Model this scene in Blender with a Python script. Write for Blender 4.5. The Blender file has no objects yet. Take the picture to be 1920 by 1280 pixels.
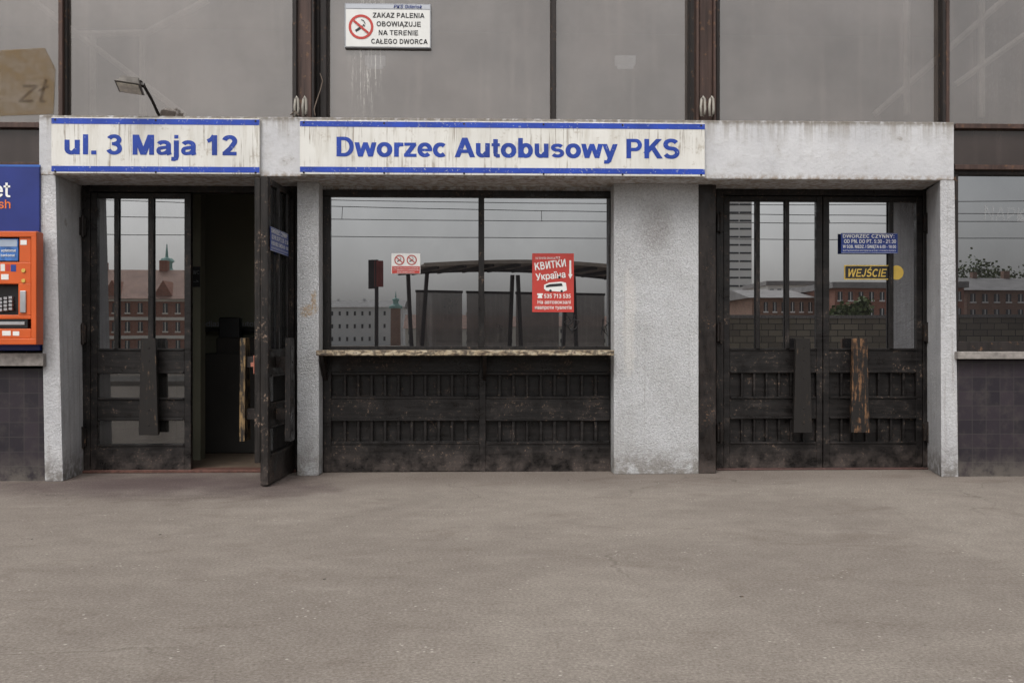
import bpy, bmesh, math, random, os, glob
from mathutils import Vector, Matrix
random.seed(7)
C = bpy.context.scene.collection
F = 1866.7; TH = math.radians(2.0); SN, CS = math.sin(TH), math.cos(TH)
CY = -7.45; CH = 1.03; HOR = 640.0

def P(u, v, Y):
    a = (u-960)/F; b = (HOR-v)/F
    dx = SN+a*CS; dy = CS-a*SN
    t = (Y-CY)/dy
    return Vector((t*dx, Y, CH+t*b))
def RC(u0, v0, u1, v1, Y):
    um, vm = (u0+u1)/2, (v0+v1)/2
    return P(u0, vm, Y).x, P(u1, vm, Y).x, P(um, v1, Y).z, P(um, v0, Y).z
YG = 0.47
def PR(u, v, d):
    p = P(u, v, 2*YG+d); return Vector((p.x, -d, p.z))

# ---------------------------------------------------------------- materials
class M:
    def __init__(s, name):
        s.m = bpy.data.materials.new(name); s.m.use_nodes = True
        s.t = s.m.node_tree; s.b = s.t.nodes['Principled BSDF']; s.out = s.t.nodes['Material Output']
        s.pos = s.nd('ShaderNodeNewGeometry').outputs['Position']
        s.sep = None
    def nd(s, t, **k):
        n = s.t.nodes.new(t)
        for a, b in k.items(): setattr(n, a, b)
        return n
    def si(s, sock, v):
        if isinstance(v, bpy.types.NodeSocket): s.t.links.new(v, sock)
        else:
            if hasattr(sock.default_value, '__len__') and not isinstance(v, (int, float)):
                v = tuple(v)
                if len(sock.default_value) == 4 and len(v) == 3: v = v+(1,)
            sock.default_value = v
    def math(s, op, a, b=0.0, clamp=False):
        n = s.nd('ShaderNodeMath', operation=op); n.use_clamp = clamp
        s.si(n.inputs[0], a); s.si(n.inputs[1], b); return n.outputs[0]
    def vec(s, sc):
        n = s.nd('ShaderNodeVectorMath', operation='MULTIPLY')
        s.si(n.inputs[0], s.pos); n.inputs[1].default_value = sc; return n.outputs[0]
    def xyz(s):
        if s.sep is None: s.sep = s.nd('ShaderNodeSeparateXYZ'); s.si(s.sep.inputs[0], s.pos)
        return s.sep.outputs
    def noise(s, scale, detail=4, rough=.55, vs=(1, 1, 1), dist=0.0):
        n = s.nd('ShaderNodeTexNoise'); s.si(n.inputs['Vector'], s.vec(vs))
        n.inputs['Scale'].default_value = scale; n.inputs['Detail'].default_value = detail
        n.inputs['Roughness'].default_value = rough; n.inputs['Distortion'].default_value = dist
        return n.outputs['Fac']
    def voro(s, scale, feature='F1', vs=(1, 1, 1), vec=None):
        n = s.nd('ShaderNodeTexVoronoi', feature=feature); s.si(n.inputs['Vector'], vec or s.vec(vs))
        n.inputs['Scale'].default_value = scale; return n
    def ramp(s, f, *st):
        n = s.nd('ShaderNodeValToRGB'); s.si(n.inputs[0], f); e = n.color_ramp.elements
        while len(e) < len(st): e.new(.5)
        for i, (p, c) in enumerate(st):
            e[i].position = p; e[i].color = tuple(c)+(1,) if len(c) == 3 else c
        return n.outputs[0]
    def mr(s, f, lo, hi, a=0.0, b=1.0):
        n = s.nd('ShaderNodeMapRange', interpolation_type='SMOOTHSTEP'); s.si(n.inputs[0], f)
        n.inputs[1].default_value = lo; n.inputs[2].default_value = hi
        n.inputs[3].default_value = a; n.inputs[4].default_value = b; return n.outputs[0]
    def mix(s, f, a, b, mode='MIX'):
        n = s.nd('ShaderNodeMix', data_type='RGBA', blend_type=mode)
        s.si(n.inputs[0], f); s.si(n.inputs[6], a); s.si(n.inputs[7], b); return n.outputs[2]
    def blob(s, c, rx, rz, nz=None, amt=.6, ry=None, soft=.5):
        n = s.nd('ShaderNodeVectorMath', operation='SUBTRACT'); s.si(n.inputs[0], s.pos); n.inputs[1].default_value = tuple(c)
        q = s.nd('ShaderNodeVectorMath', operation='MULTIPLY'); s.si(q.inputs[0], n.outputs[0])
        q.inputs[1].default_value = (1/rx, (1/ry if ry else 0), (1/rz if rz else 0))
        l = s.nd('ShaderNodeVectorMath', operation='LENGTH'); s.si(l.inputs[0], q.outputs[0])
        d = l.outputs['Value']
        if nz is not None: d = s.math('ADD', d, s.math('MULTIPLY', s.math('SUBTRACT', nz, .5), amt*3))
        return s.mr(d, 1.0-soft, 1.0, 1.0, 0.0)
    def bump(s, h, strength, dist=.01):
        n = s.nd('ShaderNodeBump'); n.inputs['Strength'].default_value = strength; n.inputs['Distance'].default_value = dist
        s.si(n.inputs['Height'], h); s.si(s.b.inputs['Normal'], n.outputs[0]); return n.outputs[0]
    def fin(s, col, rough=.8, metal=0.0, spec=.4):
        s.si(s.b.inputs['Base Color'], col); s.si(s.b.inputs['Roughness'], rough)
        s.b.inputs['Metallic'].default_value = metal; s.b.inputs['Specular IOR Level'].default_value = spec
        return s.m

def simple(name, c, rough=.6, var=.2, scale=8, metal=0.0, spec=.4):
    m = M(name); n = m.noise(scale, 5)
    a = tuple(x*(1-var) for x in c); b = tuple(min(1, x*(1+var)) for x in c)
    return m.fin(m.ramp(n, (.3, a), (.7, b)), rough, metal, spec)

def mk_asphalt():
    m = M('asphalt')
    big = m.noise(.55, 6, .65, dist=.6); mid = m.noise(5, 7, .7); fine = m.noise(75, 6, .82); f2 = m.noise(150, 2, .6); dirt = m.noise(1.7, 7, .7, vs=(1, 1.6, 1), dist=.8)
    col = m.ramp(fine, (.34, (.155, .134, .114)), (.5, (.243, .214, .184)), (.66, (.355, .318, .28)))
    col = m.mix(m.mr(big, .40, .60, 0, .8), m.mix(1.0, col, (.82, .81, .81), 'MULTIPLY'), col)
    col = m.mix(m.mr(mid, .38, .62), m.mix(1.0, col, (.90, .89, .89), 'MULTIPLY'), col)
    col = m.mix(m.mr(dirt, .54, .68, 0, .55), col, m.mix(1.0, col, (.74, .70, .68), 'MULTIPLY'))
    v = m.voro(26); chip = m.math('MULTIPLY', m.mr(v.outputs['Distance'], .11, .17, 1, 0), m.mr(m.noise(4, 3), .54, .62))
    col = m.mix(m.math('MULTIPLY', chip, .55), col, (.55, .51, .46))
    v2 = m.voro(17); pit = m.math('MULTIPLY', m.mr(v2.outputs['Distance'], .07, .12, 1, 0), m.mr(m.noise(3, 3, vs=(1, 1.7, 1)), .53, .61))
    col = m.mix(m.math('MULTIPLY', pit, .65), col, (.075, .062, .052))
    dn = m.nd('ShaderNodeTexNoise'); dn.inputs['Scale'].default_value = 1.6; dn.inputs['Detail'].default_value = 7; m.si(dn.inputs['Vector'], m.pos)
    dv = m.nd('ShaderNodeVectorMath', operation='MULTIPLY_ADD'); m.si(dv.inputs[0], dn.outputs['Color']); dv.inputs[1].default_value = (1.2, 1.2, 0); m.si(dv.inputs[2], m.pos)
    cr = m.voro(.42, 'DISTANCE_TO_EDGE', vec=dv.outputs[0])
    ck = m.math('MULTIPLY', m.mr(cr.outputs['Distance'], .001, .0045, 1, 0), m.mr(m.noise(.8, 3), .47, .58))
    col = m.mix(m.math('MULTIPLY', ck, .45), col, (.09, .075, .062))
    sc_ = m.noise(1, 6, .7, vs=(1.2, 5, 1)); col = m.mix(m.mr(sc_, .56, .72, 0, .2), col, (.38, .35, .31))
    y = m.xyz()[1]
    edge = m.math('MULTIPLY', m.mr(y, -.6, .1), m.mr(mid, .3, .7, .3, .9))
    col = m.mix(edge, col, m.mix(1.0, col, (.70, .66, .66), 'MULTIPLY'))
    nb = m.noise(2.4, 6, .65)
    st = m.blob(P(300, 905, -.15)*1.0, 1.8, 0, nb, .3, ry=1.05, soft=.9)
    col = m.mix(m.math('MULTIPLY', st, .85), col, m.mix(1.0, col, (.42, .35, .40), 'MULTIPLY'))
    st2 = m.blob(P(520, 925, -.5), .75, 0, nb, .3, ry=.7, soft=.9)
    col = m.mix(m.math('MULTIPLY', st2, .6), col, m.mix(1.0, col, (.48, .42, .45), 'MULTIPLY'))
    h = m.math('ADD', m.math('MULTIPLY', fine, .8), m.math('MULTIPLY', f2, .5))
    m.bump(h, .4, .005)
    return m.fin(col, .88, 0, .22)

def mk_rough():
    m = M('roughcast_plaster')
    n1 = m.noise(75, 4, .7); n2 = m.noise(3, 5, .6); n3 = m.noise(14, 5, .6); sp = m.noise(48, 4, .7)
    col = m.ramp(n1, (.3, (.38, .38, .39)), (.5, (.50, .505, .515)), (.75, (.63, .63, .64)))
    col = m.mix(m.mr(n2, .4, .7, 0, .6), col, m.mix(1., col, (.78, .77, .75), 'MULTIPLY'))
    b = m.blob(P(1228, 432, .25), .20, .30, n3, .25, soft=.9)
    col = m.mix(m.math('MULTIPLY', m.math('MULTIPLY', b, m.mr(sp, .35, .65, .35, 1)), .6), col, (.20, .18, .17))
    b2 = m.blob(P(1180, 610, .25), .06, .5, n3, .6)
    col = m.mix(m.math('MULTIPLY', b2, .35), col, (.66, .64, .60))
    for (u, v, rx, rz) in ((578, 582, .08, .06), (588, 560, .03, .09)):
        b3 = m.blob(P(u, v, .25), rx, rz, n3, .5); col = m.mix(m.math('MULTIPLY', m.math('MULTIPLY', b3, m.mr(sp, .42, .5)), .7), col, (.38, .26, .14))
    col = m.mix(m.math('MULTIPLY', m.math('MULTIPLY', m.mr(sp, .60, .66), m.mr(n2, .45, .6)), .5), col, (.20, .19, .18))
    z = m.xyz()[2]
    lo = m.math('MULTIPLY', m.mr(z, .0, .35, 1, 0), m.mr(n3, .3, .62)); col = m.mix(m.math('MULTIPLY', lo, .8), col, (.18, .16, .135))
    dr = m.noise(1, 5, .6, vs=(26, 26, .8)); col = m.mix(m.mr(dr, .58, .78, 0, .4), col, (.26, .245, .23))
    m.bump(m.math('ADD', n1, m.math('MULTIPLY', m.noise(170, 2), .4)), 1.0, .014)
    return m.fin(col, .92, 0, .2)

def mk_lintel():
    m = M('painted_concrete')
    n2 = m.noise(2.2, 6, .6); n3 = m.noise(22, 6, .65); st = m.noise(1, 6, .62, vs=(20, 20, .9)); z = m.xyz()[2]; n4 = m.noise(6, 5, .7)
    col = m.ramp(n2, (.3, (.42, .42, .435)), (.7, (.54, .54, .55)))
    col = m.mix(m.mr(n3, .52, .75, 0, .4), col, (.32, .31, .30))
    col = m.mix(m.mr(n4, .50, .66, 0, .35), col, (.36, .345, .33))
    top = m.math('MULTIPLY', m.mr(z, 2.48, 2.70), m.mr(st, .42, .60)); col = m.mix(m.math('MULTIPLY', top, .6), col, (.21, .185, .15))
    edge = m.math('MULTIPLY', m.mr(z, 2.645, 2.69), m.mr(n3, .33, .52)); col = m.mix(m.math('MULTIPLY', edge, .8), col, (.14, .12, .095))
    bot = m.math('MULTIPLY', m.mr(z, 2.31, 2.255), m.mr(n3, .4, .6)); col = m.mix(m.math('MULTIPLY', bot, .75), col, (.22, .165, .115))
    chip = m.math('MULTIPLY', m.mr(n4, .62, .66), m.mr(n3, .45, .6)); col = m.mix(m.math('MULTIPLY', chip, .6), col, (.25, .235, .21))
    m.bump(m.math('ADD', n3, m.math('MULTIPLY', n2, 2)), .6, .010)
    return m.fin(col, .85, 0, .25)

def mk_pierpaint():
    m = M('painted_pier_concrete')
    n1 = m.noise(60, 4, .7); n2 = m.noise(3, 6, .6); n3 = m.noise(16, 6, .65); st = m.noise(1, 6, .6, vs=(22, 22, 1.0)); z = m.xyz()[2]; n4 = m.noise(7, 6, .7)
    col = m.ramp(n2, (.3, (.40, .40, .415)), (.7, (.57, .57, .58)))
    col = m.mix(m.mr(n1, .3, .7, .35, 0), col, (.27, .265, .26))
    col = m.mix(m.mr(st, .5, .72, 0, .5), col, (.25, .23, .21))
    chip = m.mr(n4, .63, .67); col = m.mix(m.math('MULTIPLY', chip, .6), col, (.24, .22, .195))
    lo = m.math('MULTIPLY', m.mr(z, .0, .32, 1, 0), m.mr(n3, .3, .6)); col = m.mix(m.math('MULTIPLY', lo, .85), col, (.13, .115, .10))
    m.bump(m.math('ADD', n1, n3), .9, .010)
    return m.fin(col, .9, 0, .2)

def mk_sign_white():
    m = M('weathered_white_sign')
    n3 = m.noise(13, 7, .7); st = m.noise(1, 7, .7, vs=(11, 11, 1.2)); st2 = m.noise(1, 5, .6, vs=(70, 70, 2.5)); z = m.xyz()[2]; n5 = m.noise(4, 5, .6)
    col = m.ramp(m.noise(2.5, 5), (.3, (.56, .55, .515)), (.7, (.66, .65, .615)))
    a = m.math('MULTIPLY', m.mr(st, .48, .68), m.mr(z, 2.28, 2.66, .4, 1.0)); col = m.mix(m.math('MULTIPLY', a, .5), col, (.36, .325, .26))
    b = m.math('MULTIPLY', m.mr(st2, .53, .65), m.mr(n5, .42, .6)); col = m.mix(m.math('MULTIPLY', b, .75), col, (.18, .14, .10))
    col = m.mix(m.mr(n3, .58, .70, 0, .55), col, (.28, .235, .175))
    m.bump(n3, .15, .003)
    return m.fin(col, .5, 0, .4)

def mk_sign_blue(name='weathered_blue_paint', c=(.012, .045, .31), wear=.60):
    m = M(name)
    n3 = m.noise(45, 6, .7); st = m.noise(1, 6, .65, vs=(60, 60, 4))
    col = m.ramp(m.noise(6, 4), (.3, tuple(x*.8 for x in c)), (.7, tuple(x*1.25 for x in c)))
    col = m.mix(m.mr(n3, wear, wear+.05, 0, .7), col, (.33, .36, .42))
    col = m.mix(m.mr(st, wear, wear+.12, 0, .5), col, (.12, .11, .14))
    return m.fin(col, .5, 0, .35)

def mk_black(name, vs, c=(.0080, .0068, .0066), wear=.64, wc=(.13, .09, .065), rough=.42, dust=.55):
    m = M(name)
    g = m.noise(1, 6, .65, vs=vs); n = m.noise(6, 7, .72); f = m.noise(55, 5, .7); s2 = m.noise(1, 6, .7, vs=tuple(x*.6+1 for x in vs))
    col = m.ramp(g, (.35, tuple(x*.5 for x in c)), (.75, tuple(x*2.2 for x in c)))
    col = m.mix(m.math('MULTIPLY', m.mr(n, .50, .70), m.mr(s2, .40, .62)), col, m.mix(dust, col, (.062, .050, .045)))
    w = m.math('MULTIPLY', m.mr(f, wear-.06, wear), m.mr(n, .48, .6)); col = m.mix(w, col, wc)
    z = m.xyz()[2]
    lo = m.math('MULTIPLY', m.mr(z, .0, .25, 1, 0), m.mr(n, .36, .62)); col = m.mix(m.math('MULTIPLY', lo, .55), col, (.085, .066, .058))
    m.bump(m.math('ADD', g, m.math('MULTIPLY', f, .5)), .4, .004)
    return m.fin(col, m.mr(n, .3, .7, rough-.2, rough+.3), 0, .28)

def mk_worn(name, keep, c1=(.30, .125, .045), c2=(.42, .21, .09)):
    m = M(name)
    g = m.noise(1, 7, .7, vs=(45, 45, 5)); n = m.noise(14, 6, .7)
    wood = m.ramp(g, (.3, c1), (.7, c2))
    col = m.mix(m.mr(m.math('ADD', m.math('MULTIPLY', g, .6), m.math('MULTIPLY', n, .4)), keep-.05, keep+.05), (.014, .012, .011), wood)
    m.bump(g, .5, .004)
    return m.fin(col, .6, 0, .25)

def mk_ledge():
    m = M('peeling_ledge_paint')
    g = m.noise(1, 7, .7, vs=(9, 9, 40)); n = m.noise(26, 5, .7)
    col = m.ramp(g, (.34, (.03, .022, .018)), (.44, (.12, .085, .055)), (.52, (.34, .27, .18)), (.62, (.42, .37, .28)), (.72, (.24, .07, .045)))
    col = m.mix(m.mr(n, .48, .58, 0, .75), col, (.035, .028, .024))
    m.bump(n, .6, .005)
    return m.fin(col, .7)

def mk_steel(name='brown_steel_paint', c=(.055, .033, .027)):
    m = M(name)
    st = m.noise(1, 6, .65, vs=(30, 30, 1.5)); n = m.noise(20, 6, .7)
    col = m.ramp(st, (.3, tuple(x*.5 for x in c)), (.7, tuple(x*1.5 for x in c)))
    col = m.mix(m.mr(n, .58, .66, 0, .6), col, (.16, .085, .045))
    m.bump(n, .3, .003)
    return m.fin(col, .6, 0, .3)

def mk_tile():
    m = M('dark_wall_tiles')
    x = m.xyz(); cb = m.nd('ShaderNodeCombineXYZ'); m.si(cb.inputs[0], x[0]); m.si(cb.inputs[1], x[2])
    b = m.nd('ShaderNodeTexBrick'); m.si(b.inputs['Vector'], cb.outputs[0]); b.offset = 0.0
    for k, v in (('Scale', 1), ('Brick Width', .108), ('Row Height', .108), ('Mortar Size', .0028), ('Mortar Smooth', .3), ('Bias', 0)): b.inputs[k].default_value = v
    b.inputs['Color1'].default_value = (.032, .025, .031, 1); b.inputs['Color2'].default_value = (.019, .016, .021, 1); b.inputs['Mortar'].default_value = (.042, .038, .038, 1)
    n = m.noise(9, 5, .65); col = m.mix(m.mr(n, .45, .75, 0, .45), b.outputs['Color'], (.062, .054, .05))
    z = x[2]; lo = m.math('MULTIPLY', m.mr(z, .0, .2, 1, 0), m.mr(n, .3, .6)); col = m.mix(m.math('MULTIPLY', lo, .7), col, (.13, .115, .10))
    m.bump(b.outputs['Fac'], -.4, .003)
    return m.fin(col, .45, 0, .25)

def mk_glass(name, refl, trans, dust=(.05, .048, .046), gl=(1, 1, 1), rough=.0, drips=None, wav=.0, nvar=.3, smudge=0, streak=.35):
    m = M(name); t = m.t
    n = m.noise(1.3, 5, .6); st = m.noise(1, 6, .6, vs=(16, 16, .7)); sp = m.noise(70, 4, .7)
    col = m.ramp(n, (.3, tuple(x*(1-nvar) for x in dust)), (.7, tuple(x*(1+nvar) for x in dust)))
    col = m.mix(m.mr(st, .48, .76, 0, streak), col, tuple(x*1.8 for x in dust))
    col = m.mix(m.mr(sp, .68, .76, 0, .5), col, (.22, .21, .2))
    if drips:
        (x0, x1, z0, z1) = drips; X = m.xyz()
        mk = m.math('MULTIPLY', m.mr(X[0], x0, x0+.1), m.mr(X[0], x1-.1, x1, 1, 0))
        mk = m.math('MULTIPLY', mk, m.mr(X[2], z0-.3, z1))
        d = m.noise(1, 5, .7, vs=(75, 75, 3.0)); d2 = m.noise(30, 3)
        mk = m.math('MULTIPLY', mk, m.math('MULTIPLY', m.mr(d, .52, .62), m.mr(d2, .33, .55)))
        col = m.mix(m.math('MULTIPLY', mk, .9), col, (.7, .68, .62))
    d = m.nd('ShaderNodeBsdfDiffuse'); m.si(d.inputs[0], col)
    tr = m.nd('ShaderNodeBsdfTransparent'); tr.inputs[0].default_value = (.8, .8, .8, 1)
    g = m.nd('ShaderNodeBsdfGlossy'); g.inputs[0].default_value = gl+(1,); g.inputs['Roughness'].default_value = rough
    if wav:
        bp = m.nd('ShaderNodeBump'); bp.inputs['Strength'].default_value = wav; bp.inputs['Distance'].default_value = .01
        m.si(bp.inputs['Height'], m.noise(1.2, 1, .3)); m.si(g.inputs['Normal'], bp.outputs[0])
    m1 = m.nd('ShaderNodeMixShader'); m.si(m1.inputs[1], d.outputs[0]); m.si(m1.inputs[2], tr.outputs[0])
    m.si(m1.inputs[0], m.mr(m.noise(.9, 6, .7), .3, .7, trans*(1-smudge), trans*(1+smudge)))
    m2 = m.nd('ShaderNodeMixShader'); m.si(m2.inputs[0], m.mr(n, .25, .75, refl*.93, refl*1.07)); m.si(m2.inputs[1], m1.outputs[0]); m.si(m2.inputs[2], g.outputs[0])
    m.si(m.out.inputs[0], m2.outputs[0]); return m.m

def mk_film(name, col, alpha):
    m = M(name); d = m.nd('ShaderNodeBsdfDiffuse'); d.inputs[0].default_value = col+(1,)
    tr = m.nd('ShaderNodeBsdfTransparent'); mx = m.nd('ShaderNodeMixShader')
    m.si(mx.inputs[0], m.mr(m.noise(9, 6, .7), .3, .7, alpha*.6, alpha*1.3)); m.si(mx.inputs[1], tr.outputs[0]); m.si(mx.inputs[2], d.outputs[0])
    m.si(m.out.inputs[0], mx.outputs[0]); return m.m

def mk_brickwall(name, c1, c2, mort, bw=.5, rh=.16):
    m = M(name); x = m.xyz(); cb = m.nd('ShaderNodeCombineXYZ')
    m.si(cb.inputs[0], m.math('ADD', x[0], x[1])); m.si(cb.inputs[1], x[2])
    b = m.nd('ShaderNodeTexBrick'); m.si(b.inputs['Vector'], cb.outputs[0])
    for k, v in (('Scale', 1), ('Brick Width', bw), ('Row Height', rh), ('Mortar Size', rh*.07)): b.inputs[k].default_value = v
    b.inputs['Color1'].default_value = c1+(1,); b.inputs['Color2'].default_value = c2+(1,); b.inputs['Mortar'].default_value = mort+(1,)
    col = m.mix(m.mr(m.noise(.6, 4), .4, .7, 0, .35), b.outputs['Color'], tuple(x*.6 for x in c1))
    return m.fin(col, .85, 0, .2)

A = mk_asphalt(); ROUGH = mk_rough(); LINT = mk_lintel(); PIER = mk_pierpaint()
SW = mk_sign_white(); SB = mk_sign_blue(); SBT = mk_sign_blue('weathered_blue_lettering', (.010, .040, .26), .63)
BW = mk_black('black_wood_rails', (3, 3, 45)); BV = mk_black('black_wood_posts', (45, 45, 3))
BR = mk_black('rusty_black_steel', (20, 20, 6), (.013, .010, .009), .63, (.13, .075, .045))
BVW = mk_black('worn_black_edge', (45, 45, 3), (.011, .009, .008), .60, (.17, .12, .09), .5)
WORN = mk_worn('worn_brown_wood', .54, (.10, .052, .028), (.20, .105, .052)); WORN2 = mk_worn('dark_handle_wood', .62, (.07, .042, .028), (.12, .08, .05)); WORN3 = mk_worn('ochre_handle_wood', .51, (.13, .085, .042), (.23, .15, .07))
LEDGE = mk_ledge(); STEEL = mk_steel(); STEELD = mk_steel('dark_steel_paint', (.018, .014, .013)); TILE = mk_tile()
dx0, dx1, dz0, dz1 = RC(648, 60, 728, 222, .3)
G_UP = mk_glass('dusty_upper_glass', .125, .55, (.118, .098, .087), (1, .96, .93), .03, smudge=.2, streak=.5)
G_UPD = mk_glass('dusty_glass_with_droppings', .125, .50, (.116, .097, .087), (1, .96, .93), .03, (dx0, dx1, dz0, dz1), smudge=.2, streak=.5)
G_SIDE = mk_glass('brown_spandrel_glass', .035, .1, (.045, .034, .031), (1, .97, .95), .06)
G_WIN = mk_glass('window_glass', .30, .12, (.016, .015, .016), (.95, .97, 1), .0, wav=.02)
G_DR = mk_glass('door_glass', .46, .25, (.016, .015, .016), (.97, .98, 1), .0, wav=.03)
G_DL = mk_glass('clear_door_glass', .36, .5, (.03, .029, .029), (.97, .98, 1), .0, wav=.03)
G_LOW = mk_glass('dark_lower_glass', .14, .5, (.03, .028, .027), (1, 1, 1), .02, wav=.03)
WHITE = simple('white_print', (.64, .64, .62), .5, .05); WHITEB = simple('bright_white_print', (.74, .74, .72), .5, .03)
INK = simple('black_print', (.016, .016, .018), .5, .1); RED = simple('red_print', (.42, .04, .03), .45, .08); REDP = simple('poster_red', (.46, .045, .035), .4, .06)
GREY = simple('grey_print', (.28, .29, .31), .5, .08); NAVY = simple('navy_sticker', (.018, .045, .22), .4, .08); YEL = simple('yellow_print', (.50, .34, .07), .5, .1)
ORA = simple('orange_plastic', (.50, .085, .014), .4, .1, 5, 0, .4); ATMB = simple('blue_panel_print', (.014, .026, .16), .3, .3, 1.5); ORT = simple('orange_print', (.65, .16, .03), .5, .05)
PLK = simple('black_plastic', (.012, .012, .013), .35, .2); SIL = simple('silver_metal', (.38, .38, .39), .4, .15, 10, .7)
SCR = simple('screen_print', (.05, .14, .38), .2, .5, 14); CREAM = simple('faded_plastic', (.36, .34, .30), .6, .15); CABB = simple('brown_cable', (.12, .09, .07), .6, .15)
DGALV = simple('galvanised_metal', (.11, .10, .09), .5, .35, 20, .5); GLASSL = simple('lamp_glass', (.42, .39, .32), .3, .3, 30)
CON = simple('concrete_sill', (.22, .20, .185), .85, .35, 20); INTW = simple('interior_wall_paint', (.17, .165, .12), .8, .15, 1.5); INTD = simple('interior_dark', (.02, .018, .016), .8, .3, 2)
INTF = simple('interior_floor_tile', (.10, .075, .055), .6, .3, 6); SOFF = simple('roof_membrane', (.06, .06, .06), .8)
WIRE = simple('wire_black', (.02, .02, .02), .5)
GY = mk_film('yellow_reflection_tint', (.24, .155, .06), .26)  # see-through tint for the reflection painted on the upper left glass
GYD = mk_film('brown_reflection_tint', (.05, .032, .02), .38)  # darker tint for the letters in that painted reflection
GHOST = mk_film('pale_ghost_lettering', (.5, .5, .5), .16)

# ---------------------------------------------------------------- geometry helpers
class MB:
    def __init__(s): s.bm = bmesh.new()
    def box(s, x0, x1, y0, y1, z0, z1):
        vs = [s.bm.verts.new((x, y, z)) for z in (z0, z1) for x, y in ((x0, y0), (x1, y0), (x1, y1), (x0, y1))]
        for f in ((3, 2, 1, 0), (4, 5, 6, 7), (0, 1, 5, 4), (1, 2, 6, 5), (2, 3, 7, 6), (3, 0, 4, 7)): s.bm.faces.new([vs[i] for i in f])
        return s
    def pb(s, u0, v0, u1, v1, Y, d):
        x0, x1, z0, z1 = RC(u0, v0, u1, v1, Y); return s.box(x0, x1, Y, Y+d, z0, z1)
    def prism(s, front, back):
        a = [s.bm.verts.new(p) for p in front]; b = [s.bm.verts.new(p) for p in back]; n = len(a)
        s.bm.faces.new(a); s.bm.faces.new(b[::-1])
        for i in range(n): s.bm.faces.new((a[i], b[i], b[(i+1) % n], a[(i+1) % n]))
        return s
    def poly(s, pts, Y, d=.001):
        return s.prism([(x, Y, z) for x, z in pts], [(x, Y+d, z) for x, z in pts])
    def tube(s, pts, r, seg=6):
        pts = [Vector(p) for p in pts]; rings = []
        for i, p in enumerate(pts):
            d = (pts[min(i+1, len(pts)-1)]-pts[max(i-1, 0)]).normalized()
            up = Vector((0, 0, 1)) if abs(d.z) < .9 else Vector((1, 0, 0))
            a = d.cross(up).normalized(); b = d.cross(a).normalized()
            rr = r[i] if isinstance(r, (list, tuple)) else r
            rings.append([s.bm.verts.new(p+a*math.cos(k*2*math.pi/seg)*rr+b*math.sin(k*2*math.pi/seg)*rr) for k in range(seg)])
        for i in range(len(rings)-1):
            for k in range(seg): s.bm.faces.new((rings[i][k], rings[i][(k+1) % seg], rings[i+1][(k+1) % seg], rings[i+1][k]))
        s.bm.faces.new(rings[0][::-1]); s.bm.faces.new(rings[-1]); return s
    def ring(s, x, z, r0, r1, Y, d=.001, seg=40):
        va = [s.bm.verts.new((x+math.cos(k*2*math.pi/seg)*r0, Y, z+math.sin(k*2*math.pi/seg)*r0)) for k in range(seg)]
        vb = [s.bm.verts.new((x+math.cos(k*2*math.pi/seg)*r1, Y, z+math.sin(k*2*math.pi/seg)*r1)) for k in range(seg)]
        for k in range(seg): s.bm.faces.new((va[k], vb[k], vb[(k+1) % seg], va[(k+1) % seg]))
        return s
    def disc(s, x, z, r, Y, d=.002, seg=28, rz=None):
        rz = rz or r
        return s.poly([(x+math.cos(-k*2*math.pi/seg)*r, z+math.sin(-k*2*math.pi/seg)*rz) for k in range(seg)], Y, d)
    def build(s, name, mat, parent=None, org=(0, 0, 0), bev=0.0, seg=1, smooth=False):
        bm = s.bm
        bmesh.ops.recalc_face_normals(bm, faces=bm.faces[:])
        if bev: bmesh.ops.bevel(bm, geom=bm.edges[:], offset=bev, segments=seg, affect='EDGES', profile=.6, clamp_overlap=True)
        if any(org): bmesh.ops.translate(bm, verts=bm.verts[:], vec=-Vector(org))
        me = bpy.data.meshes.new(name); bm.to_mesh(me); bm.free()
        if smooth:
            for p in me.polygons: p.use_smooth = True
        me.materials.append(mat)
        o = bpy.data.objects.new(name, me); C.objects.link(o)
        if parent: o.parent = parent
        return o

def thing(name, label, cat, loc=(0, 0, 0), rotz=0, group=None):
    o = bpy.data.objects.new(name, None); C.objects.link(o); o.empty_display_size = .1
    o.location = loc; o.rotation_euler = (0, 0, rotz); o['label'] = label; o['category'] = cat
    if group: o['group'] = group
    return o
def tag(o, label, cat, group=None):
    o['label'] = label; o['category'] = cat
    if group: o['group'] = group
    return o

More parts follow.
